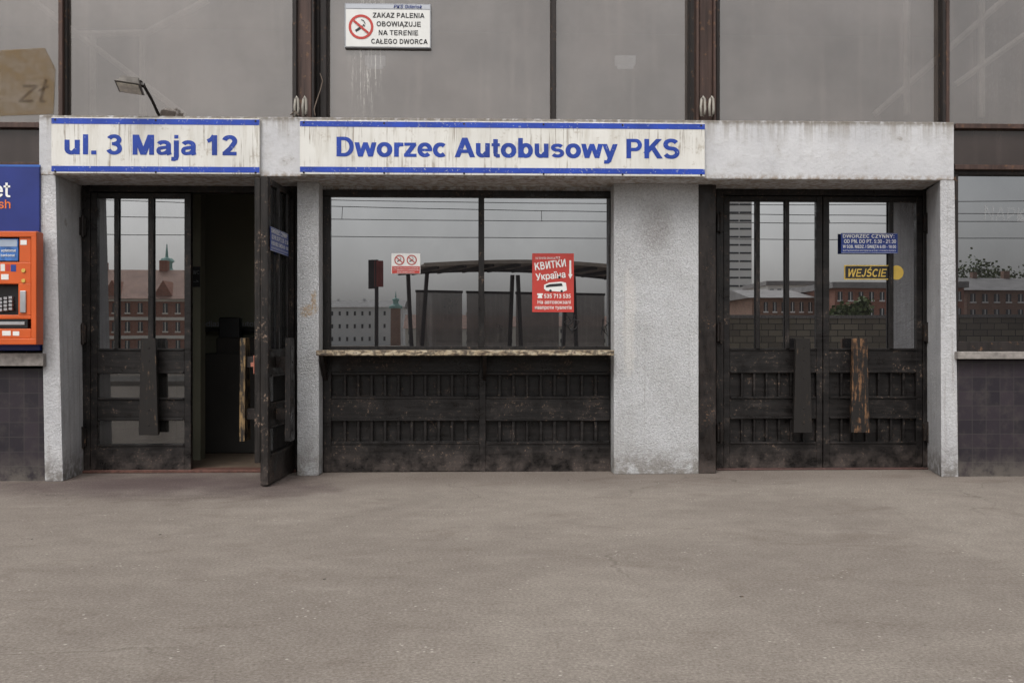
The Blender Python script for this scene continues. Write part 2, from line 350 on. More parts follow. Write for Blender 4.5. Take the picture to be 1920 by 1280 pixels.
# ---- bold grotesque drawn from strokes (R rect, D horizontal-cut diagonal, S ribbon)
def ell(cx, cy, rx, ry, a0, a1, n=None):
    n = n or max(6, int(abs(a1-a0)/9))
    return [(cx+rx*math.cos(math.radians(a0+(a1-a0)*i/n)), cy+ry*math.sin(math.radians(a0+(a1-a0)*i/n))) for i in range(n+1)]
c7 = .716
def stem(): return ('R', .073, 0, .213, c7)
GLY = {
 ' ': (.278, []), '.': (.278, [('R', .07, 0, .21, .14)]), ':': (.333, [('R', .1, 0, .235, .135), ('R', .1, .38, .235, .515)]), '-': (.333, [('R', .04, .19, .29, .32)]),
 'A': (.722, [('D', .08, 0, .361, c7, .16), ('D', .642, 0, .361, c7, .16), ('R', .19, .155, .53, .275)]),
 'B': (.722, [stem(), ('S', [(.14, .656), (.39, .656)]+ell(.39, .5235, .14, .1325, 90, -90)+[(.14, .391)], .12), ('S', [(.14, .382), (.42, .382)]+ell(.42, .221, .165, .161, 90, -90)+[(.14, .06)], .12)]),
 'C': (.722, [('S', ell(.38, .358, .27, .298, 42, 318), .14)]),
 'D': (.722, [stem(), ('S', [(.14, .656), (.33, .656)]+ell(.33, .358, .275, .298, 90, -90)+[(.14, .06)], .125)]),
 'E': (.667, [stem(), ('R', .1, .596, .62, c7), ('R', .1, .305, .58, .42), ('R', .1, 0, .635, .12)]),
 'G': (.778, [('S', ell(.385, .358, .275, .298, 40, 330), .14), ('R', .40, .27, .69, .385), ('R', .565, .1, .69, .3)]),
 'H': (.722, [stem(), ('R', .51, 0, .65, c7), ('R', .1, .31, .6, .43)]),
 'I': (.278, [('R', .068, 0, .212, c7)]),
 'J': (.556, [('S', [(.415, c7), (.415, .2)]+ell(.255, .2, .16, .14, 0, -172), .14)]),
 'K': (.722, [stem(), ('D', .12, .2, .60, c7, .185), ('D', .635, 0, .335, .45, .175)]),
 'L': (.611, [stem(), ('R', .1, 0, .58, .12)]),
 'Ł': (.611, [stem(), ('R', .1, 0, .58, .12), ('S', [(-.02, .25), (.38, .45)], .10)]),
 'M': (.833, [('R', .073, 0, .203, c7), ('R', .63, 0, .76, c7), ('D', .417, 0, .165, c7, .17), ('D', .417, 0, .668, c7, .17)]),
 'N': (.722, [('R', .073, 0, .207, c7), ('R', .515, 0, .649, c7), ('D', .56, 0, .162, c7, .17)]),
 'И': (.722, [('R', .073, 0, .207, c7), ('R', .515, 0, .649, c7), ('D', .162, 0, .56, c7, .17)]),
 'O': (.778, [('S', ell(.389, .358, .28, .298, 0, 360), .14)]),
 'P': (.667, [stem(), ('S', [(.14, .656), (.38, .656)]+ell(.38, .4905, .175, .1655, 90, -90)+[(.14, .325)], .12)]),
 'R': (.722, [stem(), ('S', [(.14, .656), (.41, .656)]+ell(.41, .499, .155, .157, 90, -90)+[(.14, .342)], .12), ('D', .64, 0, .42, .33, .17)]),
 'S': (.667, [('S', ell(.333, .5185, .21, .1475, 25, 270)+ell(.333, .2135, .225, .1575, 90, -158)[1:], .135)]),
 'T': (.611, [('R', .02, .596, .59, c7), ('R', .235, 0, .375, .65)]),
 'U': (.722, [('S', [(.143, c7), (.143, .28)]+ell(.361, .28, .218, .22, 180, 360)+[(.579, c7)], .14)]),
 'W': (.944, [('D', .235, 0, .085, c7, .15), ('D', .235, 0, .472, c7, .14), ('D', .709, 0, .472, c7, .14), ('D', .709, 0, .86, c7, .15)]),
 'Y': (.667, [('R', .263, 0, .404, .33), ('D', .333, .26, .09, c7, .17), ('D', .333, .26, .577, c7, .17)]),
 'Z': (.611, [('R', .03, .596, .575, c7), ('R', .02, 0, .585, .12), ('D', .11, .08, .49, .63, .18)]),
 '0': (.556, [('S', ell(.278, .358, .185, .298, 0, 360), .135)]),
 '1': (.556, [('R', .25, 0, .39, c7), ('S', [(.08, .50), (.20, .56), (.30, .70)], .115)]),
 '2': (.556, [('S', ell(.275, .505, .175, .15, 168, -25)+[(.29, .24), (.10, .06)], .135), ('R', .035, 0, .51, .125)]),
 '3': (.556, [('S', ell(.265, .525, .17, .133, 160, -90), .125), ('S', ell(.265, .222, .19, .162, 95, -165), .125), ('R', .21, .335, .30, .445)]),
 '5': (.556, [('R', .12, .60, .49, c7), ('D', .115, .33, .165, .65, .11), ('S', ell(.265, .225, .195, .168, 118, -158), .12)]),
 '6': (.556, [('S', ell(.285, .225, .175, .165, 0, 360), .125), ('S', ell(.335, .33, .225, .328, 62, 190), .125)]),
 '7': (.556, [('R', .04, .59, .515, c7), ('D', .22, 0, .43, .62, .15)]),
 '8': (.556, [('S', ell(.278, .53, .15, .128, 0, 360), .12), ('S', ell(.278, .215, .18, .155, 0, 360), .125)]),
 'a': (.556, [('S', ell(.265, .345, .17, .116, 158, 0)+[(.435, .10), (.462, 0)], .13), ('S', [(.43, .285), (.27, .262)]+ell(.205, .15, .11, .098, 95, 270)+[(.32, .07), (.43, .16)], .11)]),
 'b': (.611, [('R', .065, 0, .20, c7), ('S', ell(.335, .26, .172, .202, 0, 360), .135)]),
 'c': (.556, [('S', ell(.30, .26, .195, .202, 45, 315), .135)]),
 'e': (.556, [('S', ell(.283, .26, .19, .202, 0, 318), .13), ('R', .12, .21, .547, .30)]),
 'j': (.278, [('S', [(.14, .519), (.14, -.05), (.12, -.12), (.06, -.145), (-.03, -.14)], .135), ('R', .07, .59, .21, c7)]),
 'l': (.278, [('R', .07, 0, .21, c7)]),
 'o': (.611, [('S', ell(.305, .26, .20, .202, 0, 360), .14)]),
 'r': (.389, [('R', .065, 0, .2, .519), ('S', [(.13, .25), (.15, .38), (.23, .452), (.385, .452)], .13)]),
 's': (.556, [('S', ell(.275, .372, .165, .092, 22, 270)+ell(.275, .172, .178, .108, 90, -155)[1:], .112)]),
 't': (.333, [('R', .09, .14, .225, .67), ('S', [(.157, .22), (.165, .095), (.22, .055), (.315, .062)], .12), ('R', .01, .41, .315, .519)]),
 'u': (.611, [('S', [(.13, .519), (.13, .2)]+ell(.275, .2, .145, .14, 180, 300)+[(.43, .17)], .135), ('R', .405, 0, .54, .519)]),
 'w': (.778, [('D', .205, 0, .075, .519, .14), ('D', .205, 0, .389, .519, .13), ('D', .573, 0, .389, .519, .13), ('D', .573, 0, .703, .519, .14)]),
 'y': (.556, [('D', .285, -.01, .083, .519, .145), ('D', .225, -.14, .475, .519, .145), ('S', [(.27, -.075), (.19, -.145), (.06, -.14)], .12)]),
 'z': (.5, [('R', .03, .405, .46, .519), ('R', .02, 0, .48, .115), ('D', .11, .08, .385, .44, .17)]),
}
GLY['Ą'] = (.722, GLY['A'][1]+[('S', [(.62, .0), (.57, -.08), (.61, -.14), (.70, -.14)], .07)])
GLY['Ę'] = (.667, GLY['E'][1]+[('S', [(.54, 0), (.49, -.08), (.53, -.14), (.62, -.14)], .07)])
GLY['Ś'] = (.667, GLY['S'][1]+[('S', [(.29, .77), (.43, .89)], .09)])
GLY['К'] = GLY['K']; GLY['В'] = GLY['B']; GLY['Т'] = GLY['T']
def stext(body, x0, x1, zb, cap, Y, mat, parent, shear=0, ang=0, org=(0, 0, 0), yoff=-.002, name='lettering', wt=0.0):
    sz = cap/c7
    prims = []; pen = 0
    for ch in body:
        adv, pr = GLY[ch]
        for i, p in enumerate(pr):
            if p[0] == 'R':
                ex = wt/2 if (p[4]-p[2]) > (p[3]-p[1]) else 0
                polys = [[(p[1]-ex, p[2]), (p[3]+ex, p[2]), (p[3]+ex, p[4]), (p[1]-ex, p[4])]]
            elif p[0] == 'D': h = (p[5]+wt)/2; polys = [[(p[1]-h, p[2]), (p[1]+h, p[2]), (p[3]+h, p[4]), (p[3]-h, p[4])]]
            else:
                pts = p[1]; h = p[2]/2; L_, R_ = [], []; closed = (Vector(pts[0])-Vector(pts[-1])).length < 1e-6
                for k in range(len(pts)):
                    a = Vector(pts[k-1] if k else (pts[-2] if closed else pts[0])); b = Vector(pts[k]); d = Vector(pts[k+1] if k < len(pts)-1 else (pts[1] if closed else pts[-1]))
                    t1 = (b-a).normalized() if (b-a).length > 1e-9 else (d-b).normalized(); t2 = (d-b).normalized() if (d-b).length > 1e-9 else t1
                    n1 = Vector((-t1.y, t1.x)); n2 = Vector((-t2.y, t2.x)); nn = (n1+n2).normalized(); q_ = (h+wt*.5*abs(nn.x))/max(.5, nn.dot(n1))
                    L_.append(b+nn*q_); R_.append(b-nn*q_)
                polys = [[L_[k], R_[k], R_[k+1], L_[k+1]] for k in range(len(pts)-1)]
            for pl_ in polys: prims.append((i, [(x+pen, z) for x, z in pl_]))
        pen += adv
    xs = [x for _, pl_ in prims for x, z in pl_]; mn, mx = min(xs), max(xs); sx = (x1-x0)/(mx-mn) if x1 is not None else sz
    ca, sa = math.cos(ang), math.sin(ang); V, Fc = [], []
    for i, pl_ in prims:
        n0 = len(V); out = []
        for x, z in pl_:
            X_ = (x-mn)*sx+z*sz*shear; Z_ = z*sz
            out.append(Vector((x0+X_*ca-Z_*sa, Y+yoff-i*.0002, zb+X_*sa+Z_*ca))-Vector(org))
        nn = (out[1]-out[0]).cross(out[2]-out[0])
        if nn.y > 0: out = out[::-1]
        V += out; Fc.append(list(range(n0, n0+len(out))))
    me = bpy.data.meshes.new(name); me.from_pydata(V, [], Fc); me.materials.append(mat)
    bm = bmesh.new(); bm.from_mesh(me); bmesh.ops.remove_doubles(bm, verts=bm.verts[:], dist=1e-6); bm.to_mesh(me); bm.free()
    o = bpy.data.objects.new(name, me); C.objects.link(o); o.parent = parent; return o
def pst(body, u0, u1, vb, vt, Y, mat, parent, org, **k):
    x0, x1, z0, z1 = RC(u0, vt, u1, vb, Y); return stext(body, x0, x1, z0, z1-z0, Y, mat, parent, org=org, **k)

# small lettering in Blender's bundled sans
FONT = None
try:
    g_ = os.path.join(bpy.utils.system_resource('DATAFILES'), 'fonts', 'Inter.woff2')
    if os.path.exists(g_): FONT = bpy.data.fonts.load(g_)
except Exception: FONT = None
def rawtext(body, shear):
    c = bpy.data.curves.new('t', 'FONT'); c.body = body; c.size = 1; c.shear = shear; c.resolution_u = 3
    if FONT: c.font = FONT
    o = bpy.data.objects.new('t', c); C.objects.link(o)
    dg = bpy.context.evaluated_depsgraph_get(); dg.update()
    me = bpy.data.meshes.new_from_object(o.evaluated_get(dg))
    bpy.data.objects.remove(o); bpy.data.curves.remove(c); return me
_h = rawtext('H', 0); HT, HB = max(v.co.y for v in _h.vertices), min(v.co.y for v in _h.vertices)
def text(body, x0, x1, zb, cap, Y, mat, parent, off=.02, shear=0, ang=0, name='lettering', org=(0, 0, 0), align='L', yoff=-.002):
    dd = off*1.0
    top, bot = HT+dd*.7, HB-dd*.7; sz = cap/(top-bot)
    me = rawtext(body, shear)
    mn = min(v.co.x for v in me.vertices)-dd; mx = max(v.co.x for v in me.vertices)+dd
    if align == 'R': sx = sz; x0 = x1-(mx-mn)*sx
    elif x1 is None: sx = sz
    else: sx = (x1-x0)/(mx-mn)
    ca, sa = math.cos(ang), math.sin(ang)
    offs = [(0, 0)] if dd == 0 else [(0, 0)]+[(dd*math.cos(k*math.pi/2+.78), dd*.7*math.sin(k*math.pi/2+.78)) for k in range(4)]
    V, Fc = [], []
    for k_, (ox, oz) in enumerate(offs):
        n0 = len(V)
        for v in me.vertices:
            x = (v.co.x+ox-mn)*sx; z = (v.co.y+oz-bot)*sz
            V.append(Vector((x0+x*ca-z*sa, Y+yoff-k_*.0003, zb+x*sa+z*ca))-Vector(org))
        for p in me.polygons:
            vs = [n0+i for i in p.vertices]
            nn = (V[vs[1]]-V[vs[0]]).cross(V[vs[2]]-V[vs[0]])
            if nn.length < 1e-12: continue
            Fc.append(vs[::-1] if nn.y > 0 else vs)
    m2 = bpy.data.meshes.new(name); m2.from_pydata(V, [], Fc); m2.materials.append(mat); bpy.data.meshes.remove(me)
    o = bpy.data.objects.new(name, m2); C.objects.link(o); o.parent = parent; return o
def ptext(body, u0, u1, vb, vt, Y, mat, parent, org, **k):
    x0, x1, z0, z1 = RC(u0, vt, u1, vb, Y); return text(body, x0, x1, z0, z1-z0, Y, mat, parent, org=org, **k)

def nosmoke(parent, x, z, r, Y, org=(0, 0, 0), cig=INK, mring=RED):
    MB().ring(x, z, r*.80, r, Y-.003).build('prohibition_ring', mring, parent, org)
    m = MB(); c, s_ = math.cos(.7), math.sin(.7); L = r*.85; w = r*.09
    m.poly([(x-L*c*.9+w*s_, z+L*s_*.9+w*c), (x-L*c*.9-w*s_, z+L*s_*.9-w*c), (x+L*c*.9-w*s_, z-L*s_*.9-w*c), (x+L*c*.9+w*s_, z-L*s_*.9+w*c)], Y-.005)
    m.build('prohibition_slash', mring, parent, org)
    m = MB()
    a = .6; c, s_ = math.cos(a), math.sin(a)
    def q(px, pz): return (x+(px*c-pz*s_)*r, z+(px*s_+pz*c)*r)
    m.poly([q(-.55, -.12), q(.15, -.12), q(.15, .06), q(-.55, .06)], Y-.0035)
    m.poly([q(.2, -.12), q(.32, -.12), q(.32, .06), q(.2, .06)], Y-.0035)
    m.poly([q(.38, .0), q(.44, .0), q(.5, .3), q(.36, .5), q(.32, .46), q(.42, .3)], Y-.0035)
    m.build('cigarette_symbol', cig, parent, org)

# ---------------------------------------------------------------- ground
def sheet(name, x0, x1, y0, y1, z, mat):
    bm = bmesh.new(); bm.faces.new([bm.verts.new(p) for p in ((x0, y0, z), (x1, y0, z), (x1, y1, z), (x0, y1, z))])
    me = bpy.data.meshes.new(name); bm.to_mesh(me); bm.free(); me.materials.append(mat)
    o = bpy.data.objects.new(name, me); C.objects.link(o); o['kind'] = 'structure'; return o
sheet('ground', -900, 900, -900, 900, 0, A)
sheet('road', -300, 300, -21.5, -15.0, .004, simple('road_asphalt', (.06, .058, .055), .85, .2, 3))
k = MB().box(-120, 120, -15.0, -14.85, 0, .12).build('kerb', CON, bev=.01); k['kind'] = 'structure'

# ---------------------------------------------------------------- the station building
B = thing('bus_station_building', 'bus station front with black double doors, ticket window and dusty upper glazing', 'building')
LT, LB = 2.697, 2.255
xl = P(73, 400, 0).x; xr = P(1789, 400, 0).x
MB().box(xl, xr, 0, .62, LB, LT).build('lintel', LINT, B, bev=.008, seg=2)
def pier(front, back, name='pier', mat=PIER, bev=.005):
    return MB().prism(front, back).build(name, mat, B, bev=bev, seg=2)
f = [P(84, 905, .004), P(118, 905, .004), P(104, 333, .004), P(74, 333, .004)]
for p, z in zip(f, (0, 0, LB-.001, LB-.001)): p.z = z
b = [Vector((f[0].x, .62, 0)), Vector((P(157, 800, .5).x, .62, 0)), Vector((P(151, 400, .5).x, .62, LB-.001)), Vector((f[3].x, .62, LB-.001))]
pier(f, b)
f = [P(1765, 893, .004), P(1797, 893, .004), P(1790, 333, .004), P(1763, 333, .004)]
for p, z in zip(f, (0, 0, LB-.001, LB-.001)): p.z = z
b = [Vector((P(1744, 800, .5).x, .62, 0)), Vector((f[1].x, .62, 0)), Vector((f[2].x, .62, LB-.001)), Vector((P(1742, 400, .5).x, .62, LB-.001))]
pier(f, b)
x0, x1, _, _ = RC(557, 400, 598, 800, .25); MB().box(x0, x1, .25, .6, 0, LB).build('pier', ROUGH, B, bev=.006, seg=2)
x0, x1, _, _ = RC(1151, 400, 1310, 800, .25); MB().box(x0, x1, .25, .6, 0, LB).build('pier', ROUGH, B, bev=.006, seg=2)
pierR = x1
def frame(u0, u1, jl, jr, Y=.47):
    xa, xb, _, _ = RC(u0, 400, u1, 800, Y); m = MB()
    m.box(xa, xa+jl, Y, Y+.12, 0, LB); m.box(xb-jr, xb, Y, Y+.12, 0, LB); m.box(xa+jl-.002, xb-jr+.002, Y+.003, Y+.117, 2.205, LB)
    return m, xa, xb
m, LA, LBx = frame(153, 556, .065, .05); fr = m.build('door_frame', BV, B, bev=.004)
m, RA, RB = frame(1343, 1744, .06, .055); fr2 = m.build('door_frame', BV, B, bev=.004)
MB().box(LA, LBx, .44, .6, 0.0, .022).build('threshold', simple('rusty_threshold', (.09, .04, .03), .7, .4, 30), B, bev=.004)
MB().box(RA, RB, .44, .6, 0.0, .014).build('threshold', simple('red_threshold', (.07, .035, .03), .7, .4, 30), B, bev=.004)
x0 = pierR+.001; x1 = P(1343, 600, .27).x
MB().box(x0, x1, .27, .6, 0, LB).build('dark_jamb', BR, B, bev=.006)
def hinge(x, z, Y, par): MB().box(x-.028, x+.022, Y-.03, Y+.01, z-.07, z+.07).tube([(x, Y-.03, z-.085), (x, Y-.03, z+.085)], .012, 8).build('hinge', BR, par, bev=.002)
for z in (1.93, 1.09, .28): hinge(LA+.02, z, .47, fr)
for z in (1.98, 1.1, .3): hinge(RA+.03, z, .47, fr2); hinge(RB-.03, z, .47, fr2)

def leaf(loc, rotz, w, mir, bars, glazed, hx, hmat, glass, name='door', label=None, inner=None, wmat=BW, t=.055, stile=.05):
    H_ = 2.2; z = [.012, .214, .416, .579, .785, .966, 2.155, H_]
    X = lambda a, b: (min(mir*a, mir*b), max(mir*a, mir*b))
    m = MB()
    for a, b_ in ((0, stile), (w-stile, w)): x0, x1 = X(a, b_); m.box(x0, x1, 0, t, z[0], H_)
    for a, b_ in ((0, 1), (2, 3), (4, 5), (6, 7)):
        x0, x1 = X(stile-.002, w-stile+.002); m.box(x0, x1, .003+.002*(a % 4), t-.003, z[a], z[b_])
    for a in (1, 2, 3, 4, 5):
        x0, x1 = X(stile+.004, w-stile-.004); m.box(x0, x1, -.006, .01, z[a]-.009, z[a]+.009)
    for a, b_ in ((1, 2), (3, 4)):
        if not glazed:
            x0, x1 = X(stile-.002, w-stile+.002); m.box(x0, x1, .040, t-.004, z[a]-.005, z[b_]+.005)
            n = 7
            for k_ in range(1, n):
                xc = mir*(stile+(w-2*stile)*k_/n); m.box(xc-.009, xc+.009, .004, .042, z[a], z[b_])
    d = m.build(name, wmat, B, bev=.0035, seg=1)
    d.location = loc; d.rotation_euler = (0, 0, rotz)
    if label: d['label'] = label
    x0, x1 = X(stile-.01, w-stile+.01)
    MB().box(x0, x1, .026, .032, z[5]-.01, z[6]+.01).build('pane', glass, d)
    if glazed:
        for a, b_ in ((1, 2), (3, 4)): MB().box(x0, x1, .026, .032, z[a]-.01, z[b_]+.01).build('pane', G_LOW, d)
    for (bx, bw_, by) in bars:
        MB().box(mir*bx-bw_/2, mir*bx+bw_/2, by, by+.02, z[5]-.004, z[6]+.004).build('bar', BV, d, bev=.002)
    def handle(yo, sgn, mat, xc, lean=0):
        m = MB(); tw, bw2 = .056, .075; y0, y1 = (yo-.04, yo) if sgn < 0 else (yo, yo+.04)
        pts = [(mir*xc-bw2-lean, .305), (mir*xc+bw2-lean*.2, .305), (mir*xc+tw, 1.055), (mir*xc-tw, 1.055)]
        m.prism([(px, y0, pz) for px, pz in pts], [(px, y1, pz) for px, pz in pts])
        for zz in (.38, .5, .74, .88, .98):
            yb = y0-.003 if sgn < 0 else y1-.001
            m.disc(mir*xc+.005, zz, .008, yb, .006, 10)
        h_ = m.build('handle', mat, d, bev=.003, seg=1)
        for zz in (.5, .88):
            ya, yb = (yo-.001, 0.001) if sgn < 0 else (t-.001, yo+.001)
            MB().box(mir*xc-.03, mir*xc+.03, ya, yb, zz-.04, zz+.04).build('handle_bracket', BR, d, bev=.002)
    handle(-.075, -1, hmat, hx)
    if inner: handle(t+.16, 1, inner, hx)
    return d
cl = LA+.065; w1 = P(358, 600, .48).x-cl
leaf((cl, .48, 0), 0, w1, 1, [(.2, .032, -.006), (.262, .022, .04), (.468, .04, -.006), (.535, .026, .04)], True, w1-.295, WORN2, G_DL, label='left fixed black door leaf with glazed lower panels', stile=.052)
mid = P(1543, 600, .48).x
leaf((RA+.062, .48, 0), 0, mid-RA-.062-.003, 1, [(P(1421, 0, .48).x-RA-.062, .032, -.006), (P(1476, 0, .48).x-RA-.062, .032, -.006)], False, mid-RA-.062-.2, WORN2, G_DR, label='closed black door leaf with dark handle board')
leaf((RB-.057, .48, 0), 0, RB-.057-mid-.003, -1, [(RB-.057-P(1671, 0, .48).x, .036, -.006)], False, RB-.057-P(1603, 0, .48).x, WORN, G_DR, label='closed black door leaf with worn brown handle board')
HX = P(555, 600, .5).x; WO = .845; PHI = math.radians(87.0)
ol = leaf((HX, .5, 0), PHI, WO, -1, [(.27, .03, -.006), (.55, .03, -.006)], True, .60, BV, G_DL, label='opened black door leaf swung out towards the street', inner=WORN3, wmat=BVW, stile=.075)
MB().box(-WO+.003, -WO+.06, .057, .098, .17, 2.19).build('edge_strip', BVW, ol, bev=.003)
MB().box(-WO+.004, -WO+.10, .099, .106, .80, .93).box(-WO+.02, -WO+.05, .104, .13, .85, .88).build('lock_plate', simple('brown_lock', (.25, .09, .06), .5, .3, 20), ol, bev=.002)

# ticket window
m = MB(); Yw = .43
m.pb(604, 357, 1149, 369, Yw, .1); m.pb(605, 368, 619, 651, Yw+.003, .1); m.pb(897, 368, 908, 651, Yw-.004, .1); m.pb(1143, 368, 1152, 651, Yw+.003, .1); m.pb(604, 649, 1152, 660, Yw+.001, .1)
w = m.build('window', BV, B, bev=.003); w['label'] = 'wide ticket window of two panes in black wood frame'
MB().pb(612, 362, 902, 655, .47, .006).build('pane', G_WIN, w); MB().pb(903, 362, 1150, 655, .472, .006).build('pane', G_WIN, w)
def scrib(pts, r=.0035):
    return MB().tube([P(u, v, .463) for u, v in pts], r, 5)
scrib([(1062, 588), (1070, 600), (1064, 612), (1072, 604), (1078, 590), (1076, 612), (1068, 620), (1080, 616), (1086, 602), (1070, 596), (1058, 604), (1074, 624)]).build('graffiti_scribble', INK, w)
scrib([(1128, 628), (1131, 598), (1142, 606), (1128, 614), (1140, 630), (1136, 612), (1146, 600)]).build('graffiti_scribble', INK, w)
x0, x1, _, _ = RC(598, 340, 1152, 350, .45); MB().box(x0, x1, .455, .6, P(880, 358, .455).z, LB).build('window_head', LINT, B)
zt = .963; x0 = P(592, 660, .12).x; x1 = P(1152, 660, .12).x
MB().box(x0, x1, .12, .44, zt-.04, zt).build('counter_ledge', LEDGE, B, bev=.006, seg=2)
for u in (603, 905):
    xx = P(u, 700, .3).x
    MB().prism([(xx, .16, zt-.04), (xx, .42, zt-.04), (xx, .42, zt-.24)], [(xx+.03, .16, zt-.04), (xx+.03, .42, zt-.04), (xx+.03, .42, zt-.24)]).build('ledge_bracket', BR, B, bev=.002)
m = MB(); m.pb(606, 662, 1152, 886, .485, .1)
for v0, v1 in ((664, 698), (747, 784), (832, 884)):
    m.pb(620, v0, 899, v1, .43, .06); m.pb(910, v0, 1144, v1, .43, .06)
for u0, u1 in ((606, 621), (898, 911), (1143, 1153)): m.pb(u0, 662, u1, 885, .425, .065)
for (v0, v1) in ((699, 746), (785, 831)):
    for (ua, ub, n) in ((621, 898, 11), (911, 1143, 9)):
        for k_ in range(1, n):
            u = ua+(ub-ua)*k_/n; m.pb(u-3, v0, u+3, v1, .438, .05)
        m.pb(ua, v0-2, ub, v0+4, .424, .06); m.pb(ua, v1-4, ub, v1+2, .424, .06)
m.build('panelling', BW, B, bev=.004)

# side walls
xL = -6.5; xR = 6.8
a = P(82, 700, .03).x
MB().box(xL, a+.03, .03, .5, 0, P(40, 688, .03).z-.01).build('tiled_wall', TILE, B)
MB().box(xL, P(81, 670, -.05).x, -.05, .3, P(40, 686, -.05).z, P(40, 662, -.05).z).build('window_sill', CON, B, bev=.006, seg=2)
MB().box(xL, a+.02, .06, .4, P(40, 664, .06).z, P(40, 305, .06).z).build('wall_panel', STEELD, B)
MB().box(xL, a-.02, .1, .13, P(40, 306, .1).z-.03, P(40, 238, .1).z).build('spandrel_panel', G_SIDE, B)
MB().box(xL, a-.015, .05, .2, P(40, 239, .05).z, P(40, 229, .05).z).build('glazing_rail', STEEL, B, bev=.003)
MB().box(xL, a-.015, .05, .2, P(40, 312, .05).z, P(40, 304, .05).z).build('glazing_rail', STEEL, B, bev=.003)
c = P(1795, 700, .03).x-.03
MB().box(c, xR, .03, .5, 0, P(1860, 675, .03).z).build('tiled_wall', TILE, B)
MB().box(P(1796, 670, -.05).x, xR, -.05, .3, P(1860, 673, -.05).z, P(1860, 659, -.05).z).build('window_sill', CON, B, bev=.006, seg=2)
zt2 = P(1860, 328, .12).z; zb2 = P(1860, 640, .12).z
m = MB().box(c, xR, .1, .22, P(1860, 658, .1).z, zb2).box(c, xR, .1, .22, zt2, P(1860, 310, .1).z).box(c, P(1797, 500, .1).x, .1, .22, zb2-.01, zt2+.01).box(P(2230, 500, .1).x, xR, .1, .22, zb2-.01, zt2+.01)
ws = m.build('window', STEELD, B, bev=.003)
MB().box(P(1790, 500, .15).x, xR-.5, .15, .156, zb2-.01, zt2+.01).build('pane', G_WIN, ws)
MB().box(c+.03, xR, .1, .13, P(1860, 309, .1).z, P(1860, 241, .1).z).build('spandrel_panel', G_SIDE, B)
MB().box(c+.028, xR, .05, .2, P(1860, 241, .05).z, P(1860, 232, .05).z).build('glazing_rail', STEEL, B, bev=.003)
MB().box(c+.028, xR, .06, .2, P(1860, 318, .06).z, P(1860, 309, .06).z).build('glazing_rail', STEEL, B, bev=.003)
ptext('NAPKI', 1845, 1935, 412, 386, .149, GHOST, ws, (0, 0, 0), off=.0, ang=-.05)

# upper glazing
ZT = 5.2
def mull(u0, u1, Y, d, mat, name='mullion', z0=LT-.05):
    x0, x1, _, _ = RC(u0, 60, u1, 200, Y); return MB().box(x0, x1, Y, Y+d, z0, ZT).build(name, mat, B, bev=.004)
def up(u0, u1, mat, z0=LT-.1, Y=.3):
    x0, x1, _, _ = RC(u0, 60, u1, 200, Y); o = MB().box(x0, x1, Y, Y+.008, z0, ZT).build('glass_panel', mat, B); return o
zs = P(40, 231, .3).z
up(-600, 112, G_UP, zs); up(118, 556, G_UP); up(606, 1036, G_UPD); up(1040, 1300, G_UP); up(1345, 1771, G_UP); up(1776, 2500, G_UP, zs)
mull(109, 117, .22, .12, STEEL); mull(117, 126, .26, .06, STEELD); mull(1033, 1043, .24, .1, STEELD); mull(1768, 1774, .22, .12, STEELD); mull(1774, 1781, .24, .08, STEEL)
mull(-420, -410, .24, .1, STEELD); mull(2200, 2212, .24, .1, STEELD)
mull(548, 556, .14, .2, STEELD, 'steel_column'); mull(556, 584, .18, .16, STEEL, 'steel_column'); mull(584, 589, .12, .2, STEELD, 'steel_column'); mull(589, 600, .24, .1, STEELD, 'steel_column'); mull(600, 612, .2, .12, STEELD, 'steel_column')
mull(1294, 1306, .2, .12, STEELD, 'steel_column'); mull(1306, 1311, .12, .2, STEEL, 'steel_column'); mull(1311, 1338, .18, .16, STEEL, 'steel_column'); mull(1338, 1343, .12, .2, STEEL, 'steel_column'); mull(1343, 1350, .2, .12, STEELD, 'steel_column')
MB().box(xL, xR, 6.0, 6.2, 0, ZT).build('interior_wall', INTD, B)
MB().box(xL-.2, xL, .1, 6.2, 0, ZT).build('side_wall', LINT, B); MB().box(xR, xR+.2, .1, 6.2, 0, ZT).build('side_wall', LINT, B)
MB().box(xL-.3, xR+.3, -.1, 6.4, ZT, ZT+.35).build('roof', SOFF, B)
MB().box(xL, xR, .62, 6.0, 2.62, 2.68).build('interior_ceiling', INTD, B)
MB().box(xL, xR, .6, 6.0, .003, .012).build('interior_floor', INTF, B)
MB().box(P(150, 500, .62).x-.6, P(150, 500, .62).x, .62, 6, .012, 2.62).build('interior_wall', INTW, B)
MB().box(P(330, 600, 2.2).x, P(700, 600, 2.2).x, 2.2, 2.3, .012, 2.62).build('interior_partition', INTW, B)
x0 = P(360, 600, 1.2).x; x1 = P(376, 600, 1.2).x
MB().box(x0, x1, 1.2, 1.35, .012, 2.62).build('interior_post', INTW, B)
MB().box(P(379, 600, 1.7).x, P(520, 600, 1.7).x, 1.7, 2.15, .012, P(400, 662, 1.7).z).box(P(405, 600, 1.75).x, P(520, 600, 1.75).x, 1.75, 2.14, .5, P(400, 632, 1.7).z).build('interior_counter', INTD, B, bev=.01)
MB().box(P(410, 600, 1.8).x, P(450, 600, 1.8).x, 1.8, 1.9, P(400, 634, 1.8).z, P(400, 595, 1.8).z).build('interior_screen', PLK, B, bev=.01)
MB().box(P(340, 600, 2.1).x, P(580, 600, 2.1).x, 2.1, 2.14, P(400, 622, 2.1).z, P(400, 613, 2.1).z).build('interior_shelf', INTD, B)
ptext('odjazdów autobusów', 378, 520, 612, 602, 2.13, GREY, B, (0, 0, 0), off=.02)
BRC = simple('interior_brace_paint', (.85, .78, .70), .7, .1)
